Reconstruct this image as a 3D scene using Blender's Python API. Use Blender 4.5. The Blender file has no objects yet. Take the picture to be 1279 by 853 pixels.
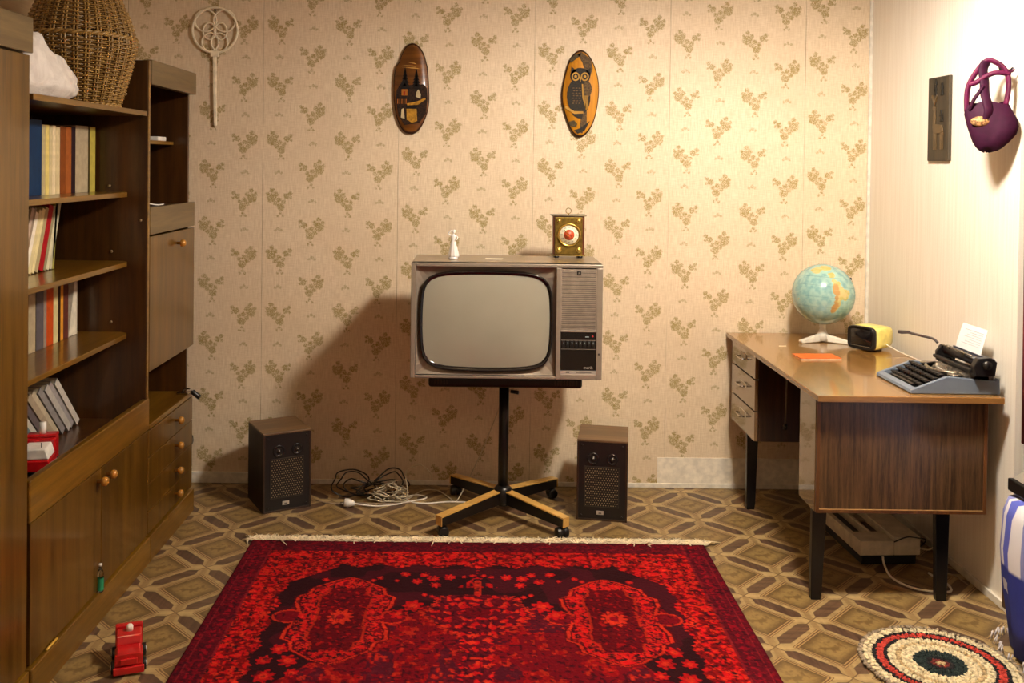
import bpy, bmesh, math, random
import numpy as np
from mathutils import Matrix, Vector, Euler
random.seed(7); rng = np.random.default_rng(7)
PI = math.pi
S = bpy.context.scene
COL = S.collection

# ---------------------------------------------------------------- camera
CAM_H, FPX = 1.55, 1180.0
cam = bpy.data.cameras.new('camera'); camo = bpy.data.objects.new('camera', cam); COL.objects.link(camo)
cam.sensor_fit = 'HORIZONTAL'; cam.sensor_width = 36.0
cam.lens = FPX / 1279 * 36
PITCH, ROLL = math.radians(0.8), math.radians(0.7)
cam.shift_x = 0.0293
cam.shift_y = -0.1603
cam.clip_start = 0.05
camo.matrix_world = Matrix.Translation((0, 0, CAM_H)) @ Matrix.Rotation(PI/2 - PITCH, 4, 'X') @ Matrix.Rotation(ROLL, 4, 'Z')
S.camera = camo
# ---------------------------------------------------------------- world, exposure
S.view_settings.view_transform = 'Standard'; S.view_settings.look = 'None'
S.view_settings.gamma = 1; S.view_settings.use_curve_mapping = False
S.view_settings.exposure = 0.0
w = bpy.data.worlds.new('world'); S.world = w; w.use_nodes = True
w.node_tree.nodes['Background'].inputs[0].default_value = (1, .85, .65, 1)
w.node_tree.nodes['Background'].inputs[1].default_value = 0.02
LAMP_POS = (1.02, 2.68, 2.40); LAMP_W = 208; LAMP_COL = (1, .935, .85)
FILL_POS = (-0.2, 0.3, 2.45); FILL_W = 13; FILL_COL = (1, .70, .40)

# ---------------------------------------------------------------- node helpers
def s2l(c):
    return tuple((v/255/12.92) if v/255 <= .04045 else ((v/255+.055)/1.055)**2.4 for v in c)
class NT:
    def __init__(s, name):
        s.m = bpy.data.materials.new(name); s.m.use_nodes = True
        s.nt = s.m.node_tree; s.nt.nodes.clear()
        s.out = s.nt.nodes.new('ShaderNodeOutputMaterial')
        s.b = s.nt.nodes.new('ShaderNodeBsdfPrincipled')
        s.nt.links.new(s.b.outputs[0], s.out.inputs[0])
    def n(s, t): return s.nt.nodes.new(t)
    def put(s, sock, v):
        if isinstance(v, V): s.nt.links.new(v.s, sock)
        elif isinstance(v, tuple) and len(v) == 3 and sock.type == 'RGBA': sock.default_value = (*v, 1)
        else: sock.default_value = v
    def math(s, op, *a, clamp=False):
        n = s.n('ShaderNodeMath'); n.operation = op; n.use_clamp = clamp
        for i, v in enumerate(a): s.put(n.inputs[i], v)
        return V(s, n.outputs[0])
    def coords(s, kind='Object'):
        tc = s.n('ShaderNodeTexCoord'); sp = s.n('ShaderNodeSeparateXYZ')
        s.nt.links.new(tc.outputs[kind], sp.inputs[0])
        return V(s, sp.outputs[0]), V(s, sp.outputs[1]), V(s, sp.outputs[2])
    def vec(s, x, y, z):
        n = s.n('ShaderNodeCombineXYZ')
        for i, v in enumerate((x, y, z)): s.put(n.inputs[i], v)
        return V(s, n.outputs[0])
    def noise(s, vec, scale=5, detail=3, rough=.5, dist=0):
        n = s.n('ShaderNodeTexNoise'); s.nt.links.new(vec.s, n.inputs['Vector'])
        n.inputs['Scale'].default_value = scale; n.inputs['Detail'].default_value = detail
        n.inputs['Roughness'].default_value = rough; n.inputs['Distortion'].default_value = dist
        return V(s, n.outputs[0])
    def voro(s, vec, scale=5, feature='DISTANCE_TO_EDGE'):
        n = s.n('ShaderNodeTexVoronoi'); n.feature = feature; s.nt.links.new(vec.s, n.inputs['Vector'])
        n.inputs['Scale'].default_value = scale
        return V(s, n.outputs[0])
    def mix(s, f, a, b):
        n = s.n('ShaderNodeMix'); n.data_type = 'RGBA'
        s.put(n.inputs[0], f); s.put(n.inputs[6], a); s.put(n.inputs[7], b)
        return V(s, n.outputs[2])
    def sm(s, v, a, b):            # smoothstep a..b -> 0..1
        n = s.n('ShaderNodeMapRange'); n.interpolation_type = 'SMOOTHSTEP'
        s.put(n.inputs[0], v); n.inputs[1].default_value = a; n.inputs[2].default_value = b
        return V(s, n.outputs[0])
    def bump(s, h, strength=.3, dist=.002):
        n = s.n('ShaderNodeBump'); n.inputs['Strength'].default_value = strength; n.inputs['Distance'].default_value = dist
        s.nt.links.new(h.s, n.inputs['Height']); s.nt.links.new(n.outputs[0], s.b.inputs['Normal'])
    def fin(s, col=None, rough=.5, metal=0, coat=0, spec=None, coat_rough=.08):
        if col is not None: s.put(s.b.inputs['Base Color'], col)
        s.put(s.b.inputs['Roughness'], rough); s.put(s.b.inputs['Metallic'], metal)
        s.b.inputs['Coat Weight'].default_value = coat; s.b.inputs['Coat Roughness'].default_value = coat_rough
        if spec is not None: s.b.inputs['Specular IOR Level'].default_value = spec
        return s.m
class V:
    def __init__(s, t, k): s.t, s.s = t, k
    def __add__(s, o): return s.t.math('ADD', s, o)
    __radd__ = __add__
    def __sub__(s, o): return s.t.math('SUBTRACT', s, o)
    def __rsub__(s, o): return s.t.math('SUBTRACT', o, s)
    def __mul__(s, o): return s.t.math('MULTIPLY', s, o)
    __rmul__ = __mul__
    def __truediv__(s, o): return s.t.math('DIVIDE', s, o)
    def __lt__(s, o): return s.t.math('LESS_THAN', s, o)
    def __gt__(s, o): return s.t.math('GREATER_THAN', s, o)
    def fl(s): return s.t.math('FLOOR', s)
    def fr(s): return s.t.math('FRACT', s)
    def ab(s): return s.t.math('ABSOLUTE', s)
    def sin(s): return s.t.math('SINE', s)
    def mn(s, o): return s.t.math('MINIMUM', s, o)
    def mx(s, o): return s.t.math('MAXIMUM', s, o)
    def sq(s): return s.t.math('MULTIPLY', s, s)
    def rt(s): return s.t.math('SQRT', s)

MATS = {}
def plain(name, rgb, rough=.5, metal=0, coat=0, var=.12, scale=30):
    if name in MATS: return MATS[name]
    t = NT(name); x, y, z = t.coords(); c = s2l(rgb)
    f = t.noise(t.vec(x, y, z), scale, 3)
    d = tuple(v*(1-var) for v in c); l = tuple(min(1, v*(1+var)) for v in c)
    MATS[name] = t.fin(t.mix(t.sm(f, .3, .7), d, l), rough, metal, coat, spec=.22 if rough >= .5 and not metal else None)
    return MATS[name]
def wood(name, rgb1, rgb2, axis='z', rough=.35, coat=.3, fine=1.0, coat_rough=.12):
    if name in MATS: return MATS[name]
    t = NT(name); x, y, z = t.coords()
    k = {'x': (1.2, 22, 22), 'y': (22, 1.2, 22), 'z': (22, 22, 1.2)}[axis]
    v = t.vec(x*k[0], y*k[1], z*k[2])
    n1 = t.noise(v, 1.0*fine, 5, .6, .4)
    n2 = t.noise(t.vec(x*(k[0]*8), y*(k[1]*8), z*(k[2]*8)), 1.0*fine, 2, .5)
    f = t.sm(n1*.75 + n2*.25, .34, .66)
    c = t.mix(f, s2l(rgb1), s2l(rgb2))
    t.bump(n2, .08, .001)
    MATS[name] = t.fin(c, rough, 0, coat, coat_rough=coat_rough)
    return MATS[name]

# ---------------------------------------------------------------- mesh builder
class MB:
    def __init__(s): s.v = []; s.f = []; s.sm = []
    def _add(s, vs, fs, smooth=False, M=None):
        o = len(s.v)
        for p in vs:
            p = Vector(p)
            if M is not None: p = M @ p
            s.v.append(p[:])
        for f in fs: s.f.append([i+o for i in f]); s.sm.append(smooth)
        return s
    def box(s, x0, x1, y0, y1, z0, z1, M=None):
        vs = [(x0,y0,z0),(x1,y0,z0),(x1,y1,z0),(x0,y1,z0),(x0,y0,z1),(x1,y0,z1),(x1,y1,z1),(x0,y1,z1)]
        return s._add(vs, [(0,3,2,1),(4,5,6,7),(0,1,5,4),(1,2,6,5),(2,3,7,6),(3,0,4,7)], M=M)
    def loft(s, loops, close=True, cap0=True, cap1=True, smooth=True, M=None):
        n = len(loops[0]); vs = [p for l in loops for p in l]; fs = []
        for i in range(len(loops)-1):
            for j in range(n if close else n-1):
                a = i*n+j; b = i*n+(j+1) % n
                fs.append((a, b, b+n, a+n))
        if cap0: fs.append(tuple(range(n-1, -1, -1)))
        if cap1: fs.append(tuple(range((len(loops)-1)*n, len(loops)*n)))
        return s._add(vs, fs, smooth, M)
    def cyl(s, p0, p1, r0, r1=None, seg=16, smooth=True):
        r1 = r0 if r1 is None else r1
        p0 = Vector(p0); p1 = Vector(p1); d = (p1-p0).normalized()
        a = d.orthogonal().normalized(); b = d.cross(a)
        L = [[(p+(a*math.cos(t)+b*math.sin(t))*r)[:] for t in [2*PI*i/seg for i in range(seg)]] for p, r in ((p0, r0), (p1, r1))]
        return s.loft(L, smooth=smooth)
    def lathe(s, prof, seg=24, M=None, smooth=True, sx=1, sy=1, cap=True):
        L = [[(r*math.cos(2*PI*i/seg)*sx, r*math.sin(2*PI*i/seg)*sy, z) for i in range(seg)] for r, z in prof]
        return s.loft(L, smooth=smooth, M=M, cap0=cap, cap1=cap)
    def sphere(s, c, r, seg=20, rings=12, sc=(1, 1, 1)):
        pr = [(max(1e-4, r*math.sin(PI*i/rings)), -r*math.cos(PI*i/rings)) for i in range(rings+1)]
        return s.lathe(pr, seg, Matrix.Translation(c) @ Matrix.Diagonal((*sc, 1)))
    def tube(s, pts, r, seg=8, rads=None, flat=1.0):
        pts = [Vector(p) for p in pts]; L = []; prev = None
        for i, p in enumerate(pts):
            d = (pts[min(i+1, len(pts)-1)] - pts[max(i-1, 0)]).normalized()
            a = d.orthogonal().normalized() if prev is None else (prev - d*prev.dot(d)).normalized()
            prev = a; b = d.cross(a); rr = rads[i] if rads else r
            L.append([(p+a*math.cos(2*PI*k/seg)*rr+b*math.sin(2*PI*k/seg)*rr*flat)[:] for k in range(seg)])
        return s.loft(L)
    def prism(s, pts, y0, y1, M=None):     # outline in xz, extruded along y
        return s.loft([[(x, y0, z) for x, z in pts], [(x, y1, z) for x, z in pts]], smooth=False, M=M)
    def prismz(s, pts, z0, z1, M=None):
        return s.loft([[(x, y, z0) for x, y in pts], [(x, y, z1) for x, y in pts]], smooth=False, M=M)
    def build(s, name, mat, parent=None, loc=None, bevel=0, smooth_all=False, seg=2):
        me = bpy.data.meshes.new(name); me.from_pydata(s.v, [], s.f)
        bm = bmesh.new(); bm.from_mesh(me); bmesh.ops.recalc_face_normals(bm, faces=bm.faces); 
        for f, k in zip(bm.faces, s.sm): f.smooth = k or smooth_all
        bm.to_mesh(me); bm.free()
        if mat: me.materials.append(mat)
        o = bpy.data.objects.new(name, me); COL.objects.link(o)
        if parent: o.parent = parent
        if loc: o.location = loc
        if bevel:
            m = o.modifiers.new('bevel', 'BEVEL'); m.width = bevel; m.segments = seg; m.limit_method = 'ANGLE'; m.angle_limit = .6
        return o
def catmull(pts, n=8):
    P = [Vector(p) for p in pts]; P = [P[0]*2-P[1]] + P + [P[-1]*2-P[-2]]; out = []
    for i in range(1, len(P)-2):
        for k in range(n):
            t = k/n; a, b, c, d = P[i-1:i+3]
            out.append(.5*((2*b)+(c-a)*t+(2*a-5*b+4*c-d)*t*t+(3*b-a-3*c+d)*t**3))
    out.append(P[-2]); return out
def tag(o, label=None, cat=None, group=None, kind=None):
    if label: o['label'] = label
    if cat: o['category'] = cat
    if group: o['group'] = group
    if kind: o['kind'] = kind
    return o
def thing(name, label, cat, loc=(0, 0, 0), rz=0, group=None):
    o = bpy.data.objects.new(name, None); COL.objects.link(o); o.location = loc; o.rotation_euler = (0, 0, rz)
    o.empty_display_size = .05
    return tag(o, label, cat, group)
def selip(cx, cz, a, b, n=4, N=48):
    out = []
    for i in range(N):
        t = 2*PI*i/N; c, q = math.cos(t), math.sin(t)
        out.append((cx+a*math.copysign(abs(c)**(2/n), c), cz+b*math.copysign(abs(q)**(2/n), q)))
    return out
def text(body, size, mat, parent, loc, rot=(PI/2, 0, 0), ext=.0004, name='lettering', align='CENTER'):
    c = bpy.data.curves.new(name, 'FONT'); c.body = body; c.size = size; c.extrude = ext
    c.align_x = align; c.align_y = 'CENTER'
    to = bpy.data.objects.new('tmp', c); COL.objects.link(to)
    dg = bpy.context.evaluated_depsgraph_get(); me = bpy.data.meshes.new_from_object(to.evaluated_get(dg))
    COL.objects.unlink(to); bpy.data.objects.remove(to)
    me.materials.clear(); me.materials.append(mat)
    o = bpy.data.objects.new(name, me); COL.objects.link(o); o.parent = parent; o.location = loc; o.rotation_euler = rot
    return o

# ================================================================= SETTING
XL, XR, YB, YF, ZC = -1.73, 1.865, 4.54, -1.6, 2.62
# --- wallpaper
def wallpaper():
    t = NT('wallpaper'); x, y, z = t.coords()
    P = .65; x0 = x + 1.054; k = (x0/P).fl(); u = x0 - k*P
    zo = 0
    for i, v in {-2: 1.56, -1: 1.498, 0: 1.638, 1: 1.569, 2: 1.523, 3: 1.593, 4: 1.492, 5: 1.5}.items():
        zo = ((k-i).ab() < .5)*v + zo
    cw = P/4; j = (u/cw).fl(); odd = ((j/2).fr() > .25)
    du = (u - (j+.5)*cw + .004) * (1 - odd*2)
    def wrap(v): return ((v/.276 + .5).fr() - .5)*.276
    dz0 = z - zo - odd*.138
    wv = t.vec(x, z, 0)
    w1 = (t.noise(wv, 85, 3, .6)-.5)*.024; w2 = (t.noise(t.vec(z, x, 3.), 85, 3, .6)-.5)*.024
    a = (du + w1)*.90; b = (wrap(dz0) + w2)*.92
    def blob(cx, cz, r, a=a, b=b): return ((a-cx).sq() + (b-cz).sq()).rt() - r
    d = None
    for c in ((.010, -.027, .017), (-.030, .013, .021), (-.028, .046, .010), (.034, .020, .013), (.050, .034, .009), (.052, .014, .006), (-.046, .030, .008), (-.012, -.012, .010), (.022, -.004, .009),
              (.002, .004, .011), (.008, -.055, .006), (-.002, -.067, .005), (.018, -.066, .005), (-.012, .030, .010)):
        q = blob(*c); d = q if d is None else d.mn(q)
    rose = None
    for c in ((.010, -.027, .0), (-.030, .013, .0), (.034, .020, .0)):
        q = blob(*c); rose = q if rose is None else rose.mn(q)
    ring = ((rose*900).sin()*.5+.5)
    b2 = wrap(dz0 - .138) + w2*.8; a2 = du + w1*.8
    e = None
    for c in ((0, .003, .008), (.014, -.004, .006), (-.014, -.004, .006)):
        q = blob(*c, a=a2, b=b2); e = q if e is None else e.mn(q)
    lines = t.sm(t.voro(wv, 130), .22, .05)
    m = t.sm(d, .003, -.003) * (ring*.22 + lines*.48 + .20)
    m2 = t.sm(e, .003, -.002)*(lines*.3+.25)
    weave = t.noise(t.vec(x*260, z*18, 0), 1, 2)*.6 + t.noise(t.vec(x*30, z*260, 5.), 1, 2)*.4
    base = t.mix(t.sm(weave, .3, .7), s2l((212, 190, 158)), s2l((234, 216, 188)))
    big = t.noise(wv, 2.2, 3)
    base = t.mix(t.sm(big, .35, .75)*.35, base, s2l((208, 184, 152)))
    c = t.mix(m.mx(m2), base, s2l((144, 122, 50)))
    seam = t.math('MINIMUM', u, P-u)
    c = t.mix(t.sm(seam, .0022, .0004)*t.sm(t.noise(t.vec(k, z*2, 0), 1.3, 2), .42, .55)*.75, c, s2l((120, 92, 55)))
    t.bump(weave, .12, .0008)
    return t.fin(c, .62, spec=.35)
def side_paper():
    t = NT('plain_wallpaper'); x, y, z = t.coords()
    n = t.noise(t.vec(x*90, y*90, z*2.5), 1, 3)*.7 + t.noise(t.vec(x*200, y*200, z*200), 1, 1)*.3
    c = t.mix(t.sm(n, .3, .7), s2l((232, 222, 206)), s2l((242, 234, 220)))
    t.bump(n, .15, .001)
    return t.fin(c, .6, spec=.35)
def lino():
    t = NT('linoleum'); x, y, z = t.coords()
    H = 2*.1817; X = x-1.148; Y = y-3.58
    p = (X+Y)/H; q = (Y-X)/H
    fp = (p.fr()-.5); fq = (q.fr()-.5); ap = fp.ab(); aq = fq.ab(); m = ap.mx(aq)
    n1 = t.noise(t.vec(x, y, 0), 14, 4); n2 = t.noise(t.vec(x, y, 0), 90, 3, .7); n3 = t.noise(t.vec(x*60, y*6, 0), 1, 3); n4 = t.noise(t.vec(x*6, y*60, 0), 1, 3)
    tan = t.mix(t.sm(n3*.5+n4*.5, .35, .65), s2l((158, 132, 88)), s2l((188, 162, 112)))
    dark1 = t.mix(t.sm(n3, .3, .7), s2l((78, 56, 44)), s2l((106, 80, 62)))
    dark2 = t.mix(t.sm(n4, .3, .7), s2l((86, 64, 48)), s2l((114, 88, 66)))
    isp = (ap > aq)
    along = ap.mn(aq); off = .5 - m
    hexm = t.sm(off - .094, .006, -.006) * t.sm(along + off*1.1 - .375, .008, -.008)
    c = t.mix(hexm, tan, t.mix(isp, dark2, dark1))
    # shaded halves of the kites at the nodes
    kite = t.sm(along + off - .44, -.01, .01)
    c = t.mix(kite*.55, c, t.mix(((fp*fq) > 0), s2l((204, 176, 122)), s2l((146, 116, 74))))
    line = t.sm(off, .012, .004)*(1-hexm*.6)
    c = t.mix(line*.75, c, s2l((84, 54, 34)))
    # square panel with its double outline
    pan = t.sm(m, .348, .343)
    inner = t.mix(t.sm(m + (n2-.5)*.14, .12, .30), s2l((154, 128, 78)), s2l((100, 76, 46)))
    inner = t.mix(t.sm(t.noise(t.vec(fp, fq, 0), 9, 3)+ (m*-1.2), .34, .5)*.65, inner, s2l((96, 68, 36)))
    pc = inner
    pc = t.mix(t.sm(m, .284, .288), pc, s2l((176, 146, 96)))
    pc = t.mix(t.sm(m, .300, .304), pc, s2l((104, 72, 44)))
    pc = t.mix(t.sm(m, .318, .322), pc, s2l((180, 150, 100)))
    pc = t.mix(t.sm(m, .336, .339), pc, s2l((96, 66, 40)))
    c = t.mix(pan, c, pc)
    c = t.mix((n2-.3)*.35, c, s2l((90, 62, 36)))
    c = t.mix(.16, c, s2l((50, 36, 22)))
    t.bump(n2, .10, .0008)
    return t.fin(c, t.sm(n1, 0, 1)*.2+.30, spec=.5)
M_paper = wallpaper(); M_side = side_paper(); M_lino = lino()
M_white = plain('white_paint', (222, 214, 198), .5)
M_ceil = plain('ceiling_paint', (226, 216, 196), .8)
def struct(name, mb, mat, parent=None, bevel=0):
    o = mb.build(name, mat, parent, bevel=bevel); o['kind'] = 'structure'; return o
struct('floor', MB().box(XL-.1, 2.9, YF-.1, YB+.1, -.06, 0), M_lino)
struct('ceiling', MB().box(XL-.1, 2.9, YF-.1, YB+.1, ZC, ZC+.08), M_ceil)
struct('wall_back', MB().box(XL-.1, 2.9, YB, YB+.1, 0, ZC), M_paper)
struct('wall_left', MB().box(XL-.1, XL, YF, YB, 0, ZC), M_paper)
struct('wall_front', MB().box(XL-.1, 2.9, YF-.1, YF, 0, ZC), M_side)
struct('wall_right', MB().box(XR, XR+.1, 3.275, YB, 0, ZC).box(XR, XR+.1, 1.75, 3.275, 2.28, ZC).box(XR, XR+.1, YF, 1.75, 0, ZC), M_side)
struct('wall_alcove', MB().box(2.8, 2.9, YF, YB, 0, ZC).box(XR+.1, 2.8, 3.42, 3.50, 0, ZC).box(XR+.1, 2.8, 1.55, 1.65, 0, ZC), M_side)
struct('baseboard_back', MB().box(-1.46, -1.04, YB-.014, YB, 0, .052).box(-1.04, XR, YB-.008, YB, 0, .022), M_white, bevel=.002)
struct('baseboard_right', MB().box(XR-.012, XR, 3.275, YB, 0, .028), M_white, bevel=.002)
struct('trim_1', MB().box(XR-.016, XR, YB-.010, YB, .02, ZC), M_white, bevel=.003)
M_bare = plain('bare_wall_patch', (232, 222, 204), .7)
struct('trim_2', MB().box(.862, XR-.02, YB-.004, YB, .022, .146), M_bare)

# ================================================================= LAMPS
def lamp(name, label, loc, watt, col, rad, shade_r):
    r = thing(name, label, 'lamp', loc)
    M = plain('lamp_shade_metal', (190, 170, 130), .5)
    sh = MB().loft([[(rr*math.cos(2*PI*i/40), rr*math.sin(2*PI*i/40), z) for i in range(40)] for rr, z in
                    ((shade_r, -.008), (shade_r*.55, .10), (.03, .17), (.028, .165), (shade_r*.55-.004, .095), (shade_r-.004, -.008))], cap0=False, cap1=False)
    sh.build('shade', M, r)
    top = ZC-loc[2]
    MB().cyl((0, 0, .16), (0, 0, top), .004, seg=8).build('cord', plain('black_plastic', (18, 16, 15), .35), r)
    MB().lathe([(.045, top-.03), (.05, top-.005), (.05, top)], 20).build('ceiling_cup', M, r)
    MB().cyl((0, 0, .08), (0, 0, .165), .02).build('socket', MATS['black_plastic'], r)
    L = bpy.data.lights.new('bulb', 'POINT'); L.energy = watt; L.color = col; L.shadow_soft_size = rad
    lo = bpy.data.objects.new('bulb', L); COL.objects.link(lo); lo.parent = r; lo.location = (0, 0, .035)
lamp('unseen_lamp', 'conical pendant lamp hanging out of view above the desk side', LAMP_POS, LAMP_W, LAMP_COL, .11, .36)
lamp('unseen_lamp', 'added unseen fill lamp near the camera, built as a weak conical pendant', FILL_POS, FILL_W, FILL_COL, .12, .30)  # fill lamp added to warm and brighten the left side

# ================================================================= WALL UNIT (left)
W1, W2 = (72, 47, 9), (104, 72, 18)
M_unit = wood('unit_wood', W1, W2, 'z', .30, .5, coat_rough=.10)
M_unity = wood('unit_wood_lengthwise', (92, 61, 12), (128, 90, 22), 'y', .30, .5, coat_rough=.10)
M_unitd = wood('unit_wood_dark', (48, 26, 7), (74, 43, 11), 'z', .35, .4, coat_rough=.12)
M_panel = wood('unit_header_wood', (86, 68, 40), (112, 92, 56), 'y', .35, .3)
M_knob = plain('turned_knob', (176, 120, 44), .25, .15, .5)
M_edge = wood('shelf_edge_wood', (140, 98, 34), (176, 126, 50), 'y', .3, .5)
UX = -1.272      # front plane of the unit
def knob(parent, y, z, x=UX+.004, r=.016):
    M = Matrix.Translation((x, y, z)) @ Matrix.Rotation(PI/2, 4, 'Y')
    return MB().lathe([(.006, -.002), (.006, .012), (r*.9, .016), (r, .024), (r*.85, .032), (r*.4, .036)], 16, M).build('knob', M_knob, parent)
def L(o, loc): return (0, 0, 0)
# near wardrobe
def base(r): return Vector(r.location)
def panel(name, r, x0, x1, y0, y1, z0, z1, mat, bevel=.002):
    b = r.location
    return MB().box(x0-b.x, x1-b.x, y0-b.y, y1-b.y, z0-b.z, z1-b.z).build(name, mat, r, bevel=bevel)
def knob_on(r, p, y, z):
    k = knob(p, y-r.location.y, z, UX - r.location.x + .002); return k
r = thing('wardrobe', 'tall closed end cabinet of the brown wall unit, cut by the left picture edge', 'wardrobe', (-1.5, 2.14, 0))
panel('carcass', r, XL+.005, UX-.022, 1.62, 2.656, .08, 1.93, M_unitd)
panel('crown_panel', r, UX-.10, UX+.008, 1.62, 2.658, 1.845, 1.945, M_panel, .003)
panel('plinth', r, XL+.02, UX+.006, 1.62, 2.657, 0, .098, M_unity)
d1 = panel('door', r, UX-.02, UX, 2.142, 2.654, .104, 1.84, M_unit); knob_on(r, d1, 2.17, 1.0)
d2 = panel('door', r, UX-.02, UX, 1.625, 2.138, .104, 1.84, M_unit); knob_on(r, d2, 2.11, 1.0)
# middle bookcase
YA, YM, YE = 2.662, 3.62, 4.18
r = thing('bookcase', 'open brown bookcase unit with curved-cornered shelves above two knobbed doors', 'bookcase', (-1.5, (YA+YM)/2, 0))
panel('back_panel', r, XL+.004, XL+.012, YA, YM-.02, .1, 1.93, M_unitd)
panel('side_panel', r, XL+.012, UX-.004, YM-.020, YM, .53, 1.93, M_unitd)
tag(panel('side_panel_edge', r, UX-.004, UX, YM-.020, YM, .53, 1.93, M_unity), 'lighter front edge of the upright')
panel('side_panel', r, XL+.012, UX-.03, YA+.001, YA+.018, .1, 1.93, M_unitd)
def shelf(name, r, xf, z1, th, y0=YA+.019, y1=YM-.021, rr=.05):
    b = r.location; pts = [(XL+.013, y0), (xf, y0)]
    for i in range(7):
        a = i/6*PI/2; pts.append((xf-rr+rr*math.cos(a), y1-rr+rr*math.sin(a)))
    pts.append((XL+.013, y1))
    pts = [(x-b.x, y-b.y) for x, y in pts]
    o = MB().prismz(pts, z1-th, z1).build(name, M_unity, r, bevel=.0015)
    return o
shelf('top_shelf', r, UX-.002, 1.735, .018, rr=.01)
for z in (1.428, 1.165, .893): shelf('shelf', r, -1.335, z, .018)
panel('counter', r, XL+.013, UX-.02, YA+.019, YM-.02, .54, .56, M_unitd)
panel('counter_lip', r, UX-.020, UX+.004, YA, YM, .515, .636, M_unity, .004)
panel('plinth', r, XL+.02, UX+.012, YA, YM, 0, .098, M_unity, .004)
dm = 3.175
a = panel('door', r, UX-.020, UX, YA+.012, dm-.0015, .104, .510, M_unit); knob_on(r, a, dm-.035, .475)
a = panel('door', r, UX-.020, UX, dm+.0015, YM-.002, .104, .510, M_unit); knob_on(r, a, dm+.04, .475)
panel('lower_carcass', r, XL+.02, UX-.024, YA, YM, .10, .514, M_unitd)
for (y, z) in ((3.60, 1.78), (3.60, 1.40), (3.60, 1.19), (3.60, 1.12), (3.60, .93)):
    pass
for (x, z) in ((-1.36, 1.80), (-1.41, 1.20), (-1.41, .93), (-1.42, 1.45), (-1.30, 1.32)):
    MB().cyl((x+1.5, YM-.020-r.location.y, z), (x+1.5, YM-.024-r.location.y, z), .006, .005, 10).build('screw_cap', plain('screw_cap_metal', (150, 130, 95), .35, .6), r)
# far display cabinet
r = thing('display_cabinet', 'brown end cabinet with open niche, drop flap and four knobbed drawers', 'cabinet', (-1.5, (YM+YE)/2, 0))
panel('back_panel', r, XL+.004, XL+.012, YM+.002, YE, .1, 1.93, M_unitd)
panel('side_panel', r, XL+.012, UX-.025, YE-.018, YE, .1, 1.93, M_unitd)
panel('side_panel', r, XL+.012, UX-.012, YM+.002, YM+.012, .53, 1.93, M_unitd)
panel('header', r, UX-.03, UX+.004, YM+.002, YE+.002, 1.84, 1.935, M_panel, .003)
panel('top_board', r, XL+.012, UX-.03, YM+.012, YE-.018, 1.90, 1.918, M_unitd)
panel('shelf', r, XL+.02, -1.36, YM+.013, YE-.019, 1.617, 1.632, M_unity)
panel('niche_floor', r, XL+.012, UX-.014, YM+.012, YE-.018, 1.345, 1.363, M_unitd)
panel('rail', r, UX-.018, UX+.002, YM+.003, YE, 1.262, 1.368, M_panel, .003)
fl = panel('drop_flap', r, UX-.018, UX+.001, YM+.003, YE, .735, 1.255, M_unit); knob_on(r, fl, 3.945, 1.205)
panel('compartment_floor', r, XL+.012, UX-.02, YM+.012, YE-.018, .738, .752, M_unitd)
panel('worktop', r, XL+.013, UX+.003, YM+.002, YE, .512, .530, M_unity, .003)
panel('plinth', r, XL+.02, UX+.012, YM+.001, YE-.01, 0, .098, M_unity, .004)
panel('lower_carcass', r, XL+.02, UX-.024, YM+.002, YE-.002, .10, .511, M_unitd)
zs = [.104, .191, .297, .402, .508]
for i in range(4):
    d = panel('drawer', r, UX-.020, UX, YM+.004, YE-.004, zs[i]+.0015, zs[i+1]-.0015, M_unit, .0025)
    knob_on(r, d, 3.94, (zs[i]+zs[i+1])/2+.008)

# ---- books
def bookmat(rgb): return plain('cover_%d_%d_%d' % rgb, rgb, .55, var=.1, scale=40)
M_pages = plain('page_block', (205, 190, 158), .8)
def book(y, z, th, h, dep, rgb, lean, label, group, name='book', xs=-1.485, band=None):
    """spine faces +x; y = near side of the spine at the bottom; lean>0 tips the top away (+y)"""
    r = thing(name, label, 'book' if name == 'book' else 'magazine', (xs, y, z), 0, group); r.rotation_euler = (-lean, 0, 0)
    mb = MB().box(-.003, 0, 0, th, 0, h).box(-dep, -.003, 0, .0014, 0, h).box(-dep, -.003, th-.0014, th, 0, h)
    mb.build('cover', bookmat(rgb), r)
    MB().box(-dep+.004, -.003, .0014, th-.0014, .003, h-.003).build('pages', M_pages, r)
    if band: MB().box(0, .0006, .001, th-.001, h*.72, h*.80).build('spine_label', bookmat(band), r)
    return r
ordn = ['leftmost', 'second', 'third', 'fourth', 'fifth', 'sixth', 'seventh', 'eighth', 'ninth', 'tenth', 'eleventh', 'twelfth', 'thirteenth', 'fourteenth']
def row(y0, z, items, shelfname, group, xs, name='book', leans=None):
    y = y0
    for i, (th, h, rgb, desc, *rest) in enumerate(items):
        lean = rest[0] if rest else 0
        pos = ordn[i] + ('' if i == 0 else ' from the left')
        book(y + (h*math.sin(lean) if lean < 0 else 0)*0, z + (th*math.sin(lean) if lean > 0 else 0), th, h, .15, rgb, lean, f'{desc}, {pos} on the {shelfname}', group, name, xs)
        y += th/math.cos(lean) + .0012
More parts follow.
